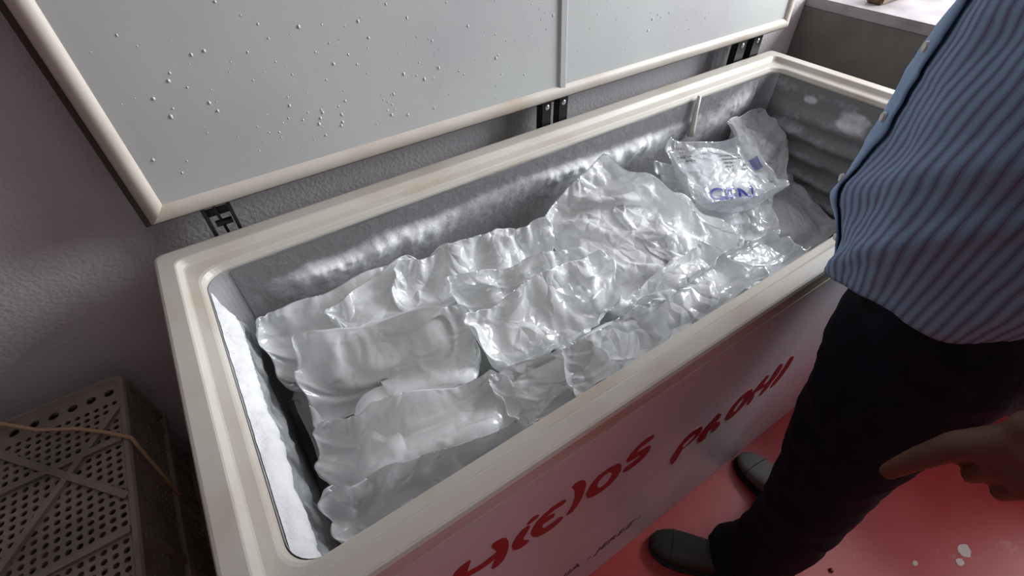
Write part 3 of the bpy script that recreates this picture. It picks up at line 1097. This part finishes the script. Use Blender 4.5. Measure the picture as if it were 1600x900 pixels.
cubic(F[:, :, :, ::2], 2)
cubic(F, 3)
gf = np.linspace(0, 1, NF)
UF, VF = np.meshgrid(gf, gf, indexing='ij')
for k, bg in enumerate(BAGS):
    S = F[k, 0]
    du = np.gradient(S, axis=0)
    dv = np.gradient(S, axis=1)
    n = np.cross(dv, du)
    n /= np.linalg.norm(n, axis=-1)[..., None] + 1e-9
    if n[..., 2].mean() < 0:
        n = -n
    hgt = np.zeros((NF, NF))
    edge = np.clip(np.minimum(np.minimum(UF, 1 - UF), np.minimum(VF, 1 - VF)) * 9, 0, 1)
    for _ in range(bg.get('folds', 24)):
        near = rng.random() < 0.6
        c = rng.random(2) if not near else np.array([rng.choice([0.08, 0.92]), rng.choice([0.08, 0.92])]) + rng.normal(size=2) * 0.13
        th = rng.uniform(0, np.pi) if not near else math.atan2(0.5 - c[1], 0.5 - c[0]) + rng.normal() * 0.45
        dx, dy = UF - c[0], VF - c[1]
        along = dx * math.cos(th) + dy * math.sin(th)
        across = -dx * math.sin(th) + dy * math.cos(th) + 0.10 * rng.normal() * along ** 2 + 0.012 * np.sin(along * 20 + rng.uniform(0, 6))
        ln_ = rng.uniform(0.10, 0.30)
        w = rng.uniform(0.012, 0.045)
        hgt += rng.choice([1, 1, -0.8]) * rng.uniform(0.003, 0.0085) * (w / 0.035) ** 0.4 * np.exp(-np.abs(across) / w) * np.exp(-(along / ln_) ** 2)
    F[k, 0] += (n * (hgt * edge)[..., None]).astype(np.float32)
P = F
N = NF
face_grid = []
for i in range(N - 1):
    for j in range(N - 1):
        face_grid.append((i, j))


def film_mesh(k, name, material, parent):
    idx = -np.ones((2, N, N), int)
    verts = []
    for s in range(2):
        for i in range(N):
            for j in range(N):
                if s == 1 and (i in (0, N - 1) or j in (0, N - 1)):
                    idx[1, i, j] = idx[0, i, j]
                else:
                    idx[s, i, j] = len(verts)
                    verts.append(P[k, s, i, j])
    faces = []
    for i, j in face_grid:
        faces.append((idx[0, i, j], idx[0, i, j + 1], idx[0, i + 1, j + 1], idx[0, i + 1, j]))
        faces.append((idx[1, i, j], idx[1, i + 1, j], idx[1, i + 1, j + 1], idx[1, i, j + 1]))
    ob = from_np(name, verts, faces, material, parent, True)
    return ob


def ice_mesh(k, cubes, material, parent):
    cen, ax, half = ICE[k]
    bm = bmesh.new()
    bmesh.ops.create_icosphere(bm, subdivisions=5 if cubes else 4, radius=1.0)
    for v in bm.verts:
        p = np.array(v.co)
        f = (np.abs(p) ** 4).sum() ** 0.25
        p = p / f * 0.95
        w = cen + (p * half) @ ax
        if cubes:
            dist, pts = noise.voronoi(Vector(w * 26))
            dd = min(1.0, max(0.0, (dist[1] - dist[0]) * 1.6))
            w = cen + (p * half * (0.86 + 0.12 * dd ** 0.5)) @ ax
        else:
            w = cen + (p * half * (0.97 + 0.06 * fbm(w[0], w[1], w[2], 12))) @ ax
        v.co = Vector(w)
    return from_bm('ice', bm, material, parent, True)


def on_film(k, u, v, off):
    x, y = min(max(u, 0), 0.9999) * (N - 1), min(max(v, 0), 0.9999) * (N - 1)
    i, j = int(x), int(y)
    fx, fy = x - i, y - j
    S = P[k, 0]
    i1, j1 = min(i + 1, N - 1), min(j + 1, N - 1)
    p = S[i, j] * (1 - fx) * (1 - fy) + S[i1, j] * fx * (1 - fy) + S[i1, j1] * fx * fy + S[i, j1] * (1 - fx) * fy
    n = np.cross(S[i, j1] - S[i, j], S[i1, j] - S[i, j])
    if n[2] < 0:
        n = -n
    n /= np.linalg.norm(n) + 1e-9
    return p + n * off


def print_on(k, me, u0, v0, su, sv, rot, name, material, parent, off=0.0035):
    """lay a flat mesh (x right, y up) on the film surface in its own u, v frame"""
    bm = bmesh.new()
    bm.from_mesh(me)
    for _ in range(2):
        lng = [e for e in bm.edges if e.calc_length() > 0.12]
        if lng:
            bmesh.ops.subdivide_edges(bm, edges=lng, cuts=2)
    bmesh.ops.triangulate(bm, faces=bm.faces[:])
    c, s = math.cos(rot), math.sin(rot)
    for v in bm.verts:
        x, y = v.co.x * su, v.co.y * sv
        v.co = Vector(on_film(k, u0 + x * c - y * s, v0 - (x * s + y * c), off))
    return from_bm(name, bm, material, parent)


for k, bg in enumerate(BAGS):
    loc = ICE[k][0] - np.array([0, 0, ICE[k][2][2]])
    root = empty('ice_bag', tuple(loc), bg['label'], 'ice bag', 'bags of ice in the freezer')
    fm = M['film_frost'] if bg.get('frost') else M['film_clear'] if bg.get('clear') else M['film_smooth'] if k in (0, 1, 2, 6, 7, 18) else M['film']
    fo = film_mesh(k, 'film', fm, root)
    ice_mesh(k, bg.get('cubes'), M['ice_cubes'] if bg.get('cubes') else M['ice'], root)
    if bg.get('printed'):
        print_on(k, text_mesh('IGEN', 1.0, 0, 0), 0.16, 0.90, 0.24, 0.27, 0.0, 'logo_print', M['blue'], fo)
        random.seed(11)
        for u0, v0, rows_ in ((0.07, 0.10, 5), (0.55, 0.28, 5)):    # rows of tiny print, too small to read
            bm = bmesh.new()
            for t in range(rows_):
                x = 0.0
                while x < random.uniform(0.75, 1.0):
                    w = random.uniform(0.02, 0.035)
                    h0, h1 = random.choice(((0, .6), (0, .6), (0.1, .5), (0, .35)))
                    vs = [bm.verts.new(q) for q in ((x, -t + h0, 0), (x + w, -t + h0, 0), (x + w, -t + h1, 0), (x, -t + h1, 0))]
                    bm.faces.new(vs)
                    x += w + random.choice((0.014, 0.014, 0.014, 0.05))
            me = bpy.data.meshes.new('rows')
            bm.to_mesh(me)
            bm.free()
            print_on(k, me, u0, v0, 0.24, 0.055, 0.0, 'small_print', M['black'], fo)['kind'] = 'stuff'
        bm = bmesh.new()
        x = 0.0
        random.seed(3)
        while x < 1.0:
            w = random.choice((0.025, 0.04, 0.06))
            vs = [bm.verts.new(q) for q in ((x, 0, 0), (x + w, 0, 0), (x + w, 1, 0), (x, 1, 0))]
            bm.faces.new(vs)
            x += w + random.choice((0.025, 0.04))
        me = bpy.data.meshes.new('b')
        bm.to_mesh(me)
        bm.free()
        print_on(k, me, 0.86, 0.50, 0.10, 0.16, 0.0, 'barcode', M['blue'], fo)

# hidden lower layer that carries the pile
lay = [(0.24, 0.22), (0.24, 0.46), (0.53, 0.20), (0.54, 0.46), (0.83, 0.20), (0.84, 0.46), (1.15, 0.20), (1.18, 0.46), (1.48, 0.20), (1.48, 0.46)]
bm = bmesh.new()
bmesh.ops.create_icosphere(bm, subdivisions=4, radius=1.0)
for v in bm.verts:
    p = np.array(v.co)
    p /= (np.abs(p) ** 5).sum() ** 0.2
    k_ = 1 + 0.05 * fbm(*p, 2.5)
    v.co = Vector(p * np.array([0.135, 0.105, 0.1]) * k_)
low_mesh = bpy.data.meshes.new('film')
bm.to_mesh(low_mesh)
bm.free()
low_mesh.materials.append(M['film'])
low_mesh.polygons.foreach_set('use_smooth', [True] * len(low_mesh.polygons))
low_ice = low_mesh.copy()
low_ice.materials.clear()
low_ice.materials.append(M['ice'])
low_ice.transform(Matrix.Scale(0.95, 4))
for x, y in lay:
    hz = 0.070 if x < 1.3 else 0.045
    root = empty('ice_bag', (x, y, FLOOR_IN), 'milky ice bag at the bottom of the freezer under the pile', 'ice bag', 'bags of ice under the pile')
    for nm, me in (('film', low_mesh), ('ice', low_ice)):
        ob = bpy.data.objects.new(nm, me)
        COL.objects.link(ob)
        ob.parent = root
        ob.location = (0, 0, hz + 0.003)
        ob.scale = (1, 1, hz / 0.105)

# ------------------------------------------------------------------ crates left of the freezer
CX1, CX0, CYB, CYF, CH = -0.157, -0.557, 0.690, 0.095, 0.160


def holes_panel(bm, o, eu, ev, nu, nv, su, sv, rfun, th, nrm, skip=None):
    """flat panel of nu x nv cells, each pierced by an octagonal hole, with thickness"""
    o, eu, ev, nrm = Vector(o), Vector(eu), Vector(ev), Vector(nrm)
    for i in range(nu):
        for j in range(nv):
            c = o + eu * ((i + 0.5) * su) + ev * ((j + 0.5) * sv)
            sq = [(-.5, -.5), (0, -.5), (.5, -.5), (.5, 0), (.5, .5), (0, .5), (-.5, .5), (-.5, 0)]
            outer = [bm.verts.new(c + eu * (a * su) + ev * (b * sv)) for a, b in sq]
            if skip and skip(i, j):
                bm.faces.new(outer)
                continue
            r = rfun(i, j)
            an = [math.atan2(b, a) for a, b in sq]
            inner = [bm.verts.new(c + eu * (math.cos(t) * r) + ev * (math.sin(t) * r)) for t in an]
            low = [bm.verts.new(v.co - nrm * th) for v in inner]
            for q in range(8):
                q2 = (q + 1) % 8
                bm.faces.new((outer[q], outer[q2], inner[q2], inner[q]))
                bm.faces.new((inner[q], inner[q2], low[q2], low[q]))


def make_crate():
    """upside-down perforated crate: base up, with a rim strip, ribs and pierced sides; origin at the middle of its underside"""
    w, d = CX1 - CX0, CYB - CYF
    root = empty('plastic_crate', (0, 0, 0))
    bm = bmesh.new()
    nu, nv = 26, 38
    big = lambda i, j: j >= nv - 3
    holes_panel(bm, (-w / 2 + .012, -d / 2 + .012, CH - 0.006), (1, 0, 0), (0, 1, 0), nu, nv - 3, (w - .024) / nu, (d - .024) / nv,
                lambda i, j: 0.0047, 0.003, (0, 0, 1))
    n2 = 13
    holes_panel(bm, (-w / 2 + .012, -d / 2 + .012 + (nv - 3) * (d - .024) / nv, CH - 0.006), (1, 0, 0), (0, 1, 0), n2, 1, (w - .024) / n2,
                3 * (d - .024) / nv, lambda i, j: 0.0085, 0.003, (0, 0, 1))
    from_bm('base', bm, M['crate'], root)
    bm = bmesh.new()
    z = CH - 0.003
    for a, b in (((-w / 2 + .01, -d / 2 + .01), (w / 2 - .01, d / 2 - .08)), ((-w / 2 + .01, d / 2 - .08), (w / 2 - .01, -d / 2 + .01)),
                 ((-w / 2 + .01, 0.14), (w / 2 - .01, 0.14)), ((-w / 2 + .01, -0.04), (w / 2 - .01, -0.04)),
                 ((0, -d / 2 + .01), (-w / 2 + .01, 0.1)), ((0, d / 2 - .06), (w / 2 - .01, 0.02))):
        bar(bm, (a[0], a[1], z), (b[0], b[1], z), 0.011, 0.008)
    from_bm('rib', bm, M['crate'], root)
    bm = bmesh.new()
    rings_mesh(bm, [rrect(-w / 2 + o_, w / 2 - o_, -d / 2 + o_, d / 2 - o_, 0.022 - o_ * .3, z_, 6)
                    for o_, z_ in ((0.0, CH - 0.022), (-0.002, CH - 0.004), (0.001, CH), (0.008, CH), (0.012, CH - 0.006))])
    from_bm('base_rim', bm, M['crate'], root)
    for sx, nrm in ((1, (1, 0, 0)), (-1, (-1, 0, 0))):
        bm = bmesh.new()
        holes_panel(bm, (sx * (w / 2 - .003), -d / 2 + .02, 0.012), (0, 1, 0), (0, 0, 1), 40, 9, (d - .04) / 40, 0.0140,
                    lambda i, j: 0.0042, 0.003, nrm, lambda i, j: i % 10 == 0)
        for y in (-0.2, -0.05, 0.10, 0.24):
            box(bm, (sx * (w / 2 - .002) - .003, y - .006, 0.004), (sx * (w / 2 - .002) + .004, y + .006, CH - 0.02))
        from_bm('side_panel', bm, M['crate'], root)
    for sy, nrm in ((1, (0, 1, 0)), (-1, (0, -1, 0))):
        bm = bmesh.new()
        holes_panel(bm, (-w / 2 + .02, sy * (d / 2 - .003), 0.012), (1, 0, 0), (0, 0, 1), 26, 9, (w - .04) / 26, 0.0140,
                    lambda i, j: 0.0042, 0.003, nrm)
        from_bm('end_panel', bm, M['crate'], root)
    for x in (-1, 1):
        for y in (-1, 1):
            bm = bmesh.new()
            box(bm, (x * (w / 2 - .012) - .012, y * (d / 2 - .012) - .012, 0.0), (x * (w / 2 - .012) + .012, y * (d / 2 - .012) + .012, CH - 0.018), 0.005)
            from_bm('corner_post', bm, M['crate'], root)
    bm = bmesh.new()
    rings_mesh(bm, [rrect(-w / 2 + o_, w / 2 - o_, -d / 2 + o_, d / 2 - o_, 0.02, z_, 6) for o_, z_ in
                    ((0.006, 0.0), (-0.004, 0.0), (-0.004, 0.014), (0.004, 0.016))])
    from_bm('mouth_rim', bm, M['crate'], root)
    return root


def copy_tree(o, parent=None):
    c = o.copy()
    COL.objects.link(c)
    c.parent = parent
    for ch in o.children:
        copy_tree(ch, c)
    return c


proto = make_crate()
labs = ['upturned dusty perforated crate on top of the stack left of the freezer', 'upturned perforated crate second from the top of the stack',
        'upturned perforated crate third from the top of the stack', 'upturned perforated crate at the bottom of the stack on the floor']
off = [(0, 0, 0), (-0.012, -0.004, 0.03), (0.006, -0.006, -0.03), (0, 0, 0.02)]
for k in range(4):
    o = proto if k == 0 else copy_tree(proto)
    o.location = ((CX0 + CX1) / 2 + off[k][0], (CYB + CYF) / 2 + off[k][1] - 0.012, (3 - k) * (CH + 0.002) + 0.665 - 4 * CH - 0.006)
    o.rotation_euler = (0, 0, off[k][2])
    tag(o, labs[k], 'crate', 'stack of upturned crates')

bm = bmesh.new()
zc = 0.668
pts = [at(-60, 650, 2, zc + .02), at(0, 662, 2, zc + .012), at(60, 672, 2, zc + .006), at(120, 670, 2, zc + .004), at(170, 676, 2, zc + .004), at(206, 684, 2, zc + .003)]
e = pts[-1]
pts += [np.array([CX1 + 0.008, e[1] - 0.01, zc - 0.015]), np.array([CX1 + 0.010, e[1] - 0.03, 0.60]), np.array([CX1 + 0.010, e[1] - 0.05, 0.53])]
tube(bm, pts, 0.0032, 8)
tag(from_bm('cord', bm, M['cord'], None, True), 'thin tan cord lying across the top crate', 'cord')

# ------------------------------------------------------------------ masonry bench right of the freezer
BX = 1.957
bench = empty('masonry_bench', (BX + 0.35, 0.0, 0), 'dark grey rendered bench with a pale slab top, beyond the freezer', 'bench')
box_obj('base', (BX, -0.75, 0.0), (BX + 0.62, WALL_Y - 0.001, 0.955), M['bench'], bench)
bt = box_obj('top_slab', (BX - 0.001, -0.755, 0.955), (BX + 0.66, WALL_Y - 0.001, 0.985), M['bench_top'], bench, 0.004)
bm = bmesh.new()
c = at(1380, 6, 2, 0.987)
box(bm, (c[0] - .02, c[1] - .005, 0.986), (c[0] + .13, c[1] + .045, 1.03), 0.004)
tag(from_bm('wood_block', bm, M['wood']), 'small dark brown wooden block on the slab top of the bench', 'wood block')

# ------------------------------------------------------------------ the man at the freezer
PX, PY = 0.985, -0.122      # axis of the torso
man = empty('person', (PX, -0.17, 0), 'person in a striped blue shirt and dark trousers standing against the freezer front', 'person')

# body: one continuous skin
bm = bmesh.new()
chain(bm, [(PX, -.13, .93), (PX, -.12, 1.05), (PX, -.115, 1.2), (PX, -.13, 1.33)], [.095, .110, .125, .115])
for s in (-1, 1):
    chain(bm, [(PX + s * .07, -.15, .95), (PX + s * .07, -.12, 1.15), (PX + s * .09, -.135, 1.36)], [.10, .10, .075])
    fx = PX + s * .12
    chain(bm, [(PX + s * .09, -.15, .88), (fx, -.185, .48), (fx, -.212, .09)], [.085, .055, .042])
    tx = -0.10 if s < 0 else 0.02
    chain(bm, [(fx, -.212, .07), (fx + tx * .5, -.14, .040), (fx + tx, -.075, .030)], [.030, .022, .016])
chain(bm, [(PX, -.135, 1.38), (PX, -.115, 1.50), (PX, -.10, 1.54)], [.065, .054, .056])
ball(bm, (PX, -.088, 1.625), (.074, .092, .112), 24, 16)
ball(bm, (PX, -.055, 1.555), (.052, .055, .05), 16, 10)
chain(bm, [(PX, .002, 1.635), (PX, .018, 1.60)], [.010, .016], 10)
for s in (-1, 1):
    ball(bm, (PX + s * .076, -.095, 1.62), (.010, .020, .030))
    ball(bm, (PX + s * .030, -.010, 1.652), (.020, .010, .008))
ball(bm, (PX, -.006, 1.568), (.026, .012, .008))
# left arm hanging, right arm resting forward on the rim
Wr = Vector((0.672, -0.300, 1.055))
chain(bm, [(PX - .185, -.145, 1.38), (0.745, -.300, 1.19), Wr], [.052, .042, .027])
chain(bm, [(PX + .185, -.145, 1.38), (1.235, -.17, 1.12), (1.20, -.01, 0.96)], [.052, .042, .027])


def hand(bm, W, d, w, m, thumb):
    """W wrist, d to the fingertips, w towards the index side, m palm side; five separate curled fingers"""
    d, w, m = Vector(d).normalized(), Vector(w).normalized(), Vector(m).normalized()
    for t, r in ((.028, .024), (.05, .025), (.072, .024)):
        for q in (-.020, 0.0, .020):
            ball(bm, W + d * t + w * q, (.016, .022, .022))
    chain(bm, [W, W + d * .04], [.027, .024])
    for q, ln, kn in ((.035, .040, .088), (.012, .044, .092), (-.0115, .041, .088), (-.034, .033, .080)):
        k0 = W + d * kn + w * q
        p1 = k0 + d * (ln * .85) + m * (ln * .35)
        p2 = p1 + m * (ln * .62) + d * (ln * .1)
        p3 = p2 + m * (ln * .12) - d * (ln * .52)
        chain(bm, [W + d * .06 + w * q * .9, k0, p1, p2, p3], [.0115, .0100, .0090, .0082, .0075], 12)
    chain(bm, thumb, [.017, .0145, .012, .0095], 12)


hand(bm, Wr, (0, 0.06, -1), (0, 1, 0.05), (1, 0, 0),
     [Wr + Vector((.004, .018, -.035)), (0.664, -0.252, 0.972), (0.660, -0.240, 0.925), (0.658, -0.233, 0.886)])
W2 = Vector((1.20, -0.005, 0.955))
hand(bm, W2, (0.05, 1, -0.55), (-1, 0.05, 0), (0, -0.4, -1), [W2 + Vector((-.015, .02, -.012)), W2 + Vector((-.036, .045, -.026)), W2 + Vector((-.046, .072, -.04)), W2 + Vector((-.05, .092, -.055))])
body = voxel('body', bm, 0.0036, M['skin'], man, 5)
for s in (-1, 1):
    bm = bmesh.new()
    ball(bm, (PX + s * .030, -.0035, 1.640), (.011, .006, .007))
    e_ = from_bm('eye', bm, M['button'], man, True)
bm = bmesh.new()
bmesh.ops.create_uvsphere(bm, u_segments=28, v_segments=18, radius=1.0)
bmesh.ops.delete(bm, geom=[v for v in bm.verts if v.co.z < -0.15 or (v.co.y > 0.45 and v.co.z < 0.55)], context='VERTS')
for v in bm.verts:
    k_ = 1.0 + 0.05 * fbm(v.co.x, v.co.y, v.co.z, 5)
    v.co = Vector((PX + v.co.x * .080 * k_, -.092 + v.co.y * .098 * k_, 1.632 + v.co.z * .116 * k_))
from_bm('hair', bm, M['hair'], man, True)

# trousers
bm = bmesh.new()


def ell(bm, rows, seg=28):
    rings = []
    for (x, y, z, rx, ry) in rows:
        rings.append([bm.verts.new((x + rx * math.cos(t), y + ry * math.sin(t), z)) for t in [2 * math.pi * k / seg for k in range(seg)]])
    for a, b in zip(rings[:-1], rings[1:]):
        for k in range(seg):
            bm.faces.new((a[k], a[(k + 1) % seg], b[(k + 1) % seg], b[k]))
    bm.faces.new(rings[0][::-1])
    bm.faces.new(rings[-1])


ell(bm, [(PX, -.150, 1.03, .188, .126), (PX, -.160, .95, .196, .138), (PX, -.170, .87, .196, .132), (PX, -.178, .80, .176, .112), (PX, -.18, .76, .10, .06)])
for s in (-1, 1):
    fx = PX + s * .118
    ell(bm, [(PX + s * .095, -.165, .90, .100, .118), (PX + s * .10, -.172, .78, .102, .106), (PX + s * .112, -.184, .62, .094, .090),
             (fx, -.203, .48, .082, .078), (fx, -.214, .30, .078, .074), (fx, -.214, .16, .076, .074), (fx - (.012 if s < 0 else 0), -.196, .040, .084, .092)])
tr = voxel('trousers', bm, 0.009, M['denim'], man, 5)
for v in tr.data.vertices:
    c = v.co
    k_ = 0.006 * fbm(c.x, c.y, c.z * 1.6, 9) + (0.007 * math.sin(c.z * 95 + 8 * c.x + 5 * c.y) * max(0, 1 - c.z / .25))
    v.co = c + v.normal * k_

# shirt: lofted torso with a curved hem, sleeves, placket, collar, buttons
ROWS = [(.0, .202, .108), (.06, .212, .140), (.12, .217, .160), (.20, .216, .163), (.30, .207, .160), (.38, .201, .150), (.44, .196, .130),
        (.48, .178, .108), (.51, .130, .088), (.535, .078, .074), (.555, .066, .068)]


def torso_r(zz):
    for (a, b) in zip(ROWS[:-1], ROWS[1:]):
        if a[0] <= zz <= b[0]:
            f = (zz - a[0]) / (b[0] - a[0])
            return a[1] * (1 - f) + b[1] * f, a[2] * (1 - f) + b[2] * f
    return ROWS[-1][1:]


def shirt_pt(t, f, off=0.0):
    """t angle round the body (0 = front), f 0 hem .. 1 neck"""
    front = max(0.0, math.cos(t))
    hem = 0.985 - 0.070 * front ** 1.6 - 0.02 * max(0, -math.cos(t))
    z = hem + (1.475 - hem) * f
    rx, ry = torso_r(max(0.0, min(.555, z - 0.915)))
    wob = (1 - f) ** 0.7
    dd = off + 0.005 * math.sin(6 * t + 10 * f + 1.5 * math.sin(9 * f)) * wob + 0.007 * fbm(math.sin(t) * 2, math.cos(t) * 2, f * 5, 1.2)
    fold = 0.010 * math.exp(-((f - 0.40 + 0.22 * (t + 1.5)) / 0.045) ** 2) + 0.009 * math.exp(-((f - 0.20 + 0.30 * (t + 1.4)) / 0.035) ** 2)
    dd += fold if t < -0.3 else 0.0
    ct = math.cos(t)
    st = math.sin(t)
    return Vector((PX + (rx + dd) * st, PY - 0.004 + (ry + dd) * ct, z))


def loft_uv(name, fn, nu, nv, material, parent, uscale=1.0):
    vs = [fn(i / nu, j / nv) for j in range(nv + 1) for i in range(nu + 1)]
    fs, uvs = [], []
    for j in range(nv):
        for i in range(nu):
            a = j * (nu + 1) + i
            fs.append((a, a + 1, a + nu + 2, a + nu + 1))
            uvs += [(i / nu * uscale, j / nv), ((i + 1) / nu * uscale, j / nv), ((i + 1) / nu * uscale, (j + 1) / nv), (i / nu * uscale, (j + 1) / nv)]
    ob = from_np(name, vs, fs, material, parent, True)
    ul = ob.data.uv_layers.new(name='UVMap')
    ul.data.foreach_set('uv', [c for u in uvs for c in u])
    return ob


sh = loft_uv('shirt', lambda u, v: shirt_pt(math.pi * 2 * u - math.pi, v), 120, 70, M['shirt'], man)
sd = sh.modifiers.new('s', 'SOLIDIFY')
sd.thickness = 0.002
pk = loft_uv('placket', lambda u, v: shirt_pt((u - 0.5) * 0.42 - 0.45, v * 0.97, 0.006), 6, 70, M['placket'], sh)
sd = pk.modifiers.new('s', 'SOLIDIFY')
sd.thickness = 0.0025


def sleeve(pts, radii, name='sleeve'):
    pts = [Vector(p) for p in pts]

    def fn(u, v):
        k = v * (len(pts) - 1)
        i = min(int(k), len(pts) - 2)
        f = k - i
        p = pts[i].lerp(pts[i + 1], f)
        r = radii[i] * (1 - f) + radii[i + 1] * f
        d = (pts[i + 1] - pts[i]).normalized()
        s = d.cross(Vector((0.2, 1, 0.1))).normalized()
        w = s.cross(d)
        a = 2 * math.pi * u
        r += 0.005 * math.sin(v * 26 + 2 * math.sin(a)) * (0.3 + v)
        return p + (s * math.cos(a) + w * math.sin(a)) * r
    o = loft_uv(name, fn, 36, 30, M['shirt'], sh, 0.4)
    m_ = o.modifiers.new('s', 'SOLIDIFY')
    m_.thickness = 0.002


sleeve([(PX - .13, -.135, 1.405), (PX - .20, -.165, 1.36), (0.757, -.265, 1.235)], [.075, .074, .070])
sleeve([(PX + .13, -.135, 1.405), (PX + .20, -.150, 1.36), (1.228, -.165, 1.18)], [.075, .074, .070])
bm = bmesh.new()
rings_mesh(bm, [[(PX + (r_) * math.sin(t), -.122 + r_ * 1.05 * math.cos(t), z_ - .012 * math.cos(t)) for t in [2 * math.pi * k / 32 for k in range(32)]]
                for r_, z_ in ((.064, 1.455), (.067, 1.50), (.074, 1.502), (.085, 1.455))])
from_bm('collar', bm, M['placket'], sh, True)
for f in (0.08, 0.24, 0.40, 0.55, 0.71, 0.87):
    p = shirt_pt(-0.54, f, 0.0105)
    n = (p - Vector((PX, PY, p.z))).normalized()
    bm = bmesh.new()
    bmesh.ops.create_cone(bm, cap_ends=True, segments=16, radius1=0.0062, radius2=0.0052, depth=0.003,
                          matrix=Matrix.Translation(p) @ n.to_track_quat('Z', 'Y').to_matrix().to_4x4())
    from_bm('button', bm, M['button'], sh)


# shoes
def shoe(heel, toe, material, label):
    h, t = Vector(heel), Vector(toe)
    d = (t - h).normalized()
    s = Vector((d.y, -d.x, 0))
    ln = (t - h).length
    root_loc = (h + t) / 2
    bm = bmesh.new()
    rows = [(0.0, .018, .020, .060), (.04, .030, .012, .085), (.15, .036, .010, .100), (.32, .036, .010, .096), (.50, .038, .010, .078),
            (.68, .045, .010, .062), (.84, .043, .010, .052), (.95, .030, .012, .042), (1.0, .012, .016, .030)]
    rings = []
    for f, w, z0, z1 in rows:
        c = h + d * (ln * f)
        rings.append([bm.verts.new(c + s * (w * math.copysign(abs(math.cos(a)) ** .8, math.cos(a))) + Vector((0, 0, (z0 + z1) / 2 + (z1 - z0) / 2 * math.copysign(abs(math.sin(a)) ** .7, math.sin(a)))))
                      for a in [2 * math.pi * k / 20 for k in range(20)]])
    for a, b in zip(rings[:-1], rings[1:]):
        for k in range(20):
            bm.faces.new((a[k], a[(k + 1) % 20], b[(k + 1) % 20], b[k]))
    bm.faces.new(rings[0][::-1])
    bm.faces.new(rings[-1])
    up = from_bm('shoe', bm, material, man, True)
    up['label'] = label
    m_ = up.modifiers.new('s', 'SUBSURF')
    m_.levels = m_.render_levels = 1
    bm = bmesh.new()
    L_, R_ = [], []
    for f, w, z0, z1 in rows:
        c = h + d * (ln * f)
        L_.append(c + s * (w + .003))
        R_.append(c - s * (w + .003))
    out = L_ + R_[::-1]
    lo = [bm.verts.new((p.x, p.y, 0.001)) for p in out]
    hi = [bm.verts.new((p.x, p.y, 0.016)) for p in out]
    n_ = len(out)
    for k in range(n_):
        bm.faces.new((lo[k], lo[(k + 1) % n_], hi[(k + 1) % n_], hi[k]))
    bm.faces.new(lo[::-1])
    bm.faces.new(hi)
    from_bm('sole', bm, M['sole'], up)
    # seam of the toe cap
    bm = bmesh.new()
    c = h + d * (ln * .80)
    tube(bm, [c + s * (.0445 * math.cos(a)) + Vector((0, 0, .032 + .024 * math.sin(a))) for a in [math.pi * k / 12 for k in range(13)]], 0.0012, 6)
    from_bm('toe_seam', bm, M['sole'], up)


shoe((0.875, -0.245, 0), (0.715, -0.030, 0), M['leather'], 'black leather shoe')
shoe((1.095, -0.270, 0), (1.118, -0.008, 0), M['lit_leather'], 'dark leather shoe with a capped toe, light painted in as grey')

# ------------------------------------------------------------------ floor marks
for px, py, r in ((1507, 860, .02), (1500, 878, .012), (1430, 880, .008)):
    c = at(px, py, 2, 0.0)
    bm = bmesh.new()
    ring = [bm.verts.new((c[0] + r * (1 + .4 * fbm(math.cos(a), math.sin(a), px)) * math.cos(a), c[1] + r * .7 * (1 + .4 * fbm(math.cos(a), math.sin(a), py)) * math.sin(a), 0.0008))
            for a in [2 * math.pi * k / 24 for k in range(24)]]
    bm.faces.new(ring)
    o = from_bm('paint_spot', bm, M['paint'])
    o.parent = bpy.data.objects['floor']
c = at(1299, 891, 2, 0.003)
bm = bmesh.new()
ball(bm, (c[0], c[1], 0.003), (.006, .006, .004))
o = from_bm('water_bead', bm, mat('dark_red_bead', (0.12, 0.01, 0.015), 0.1), bpy.data.objects['floor'], True)
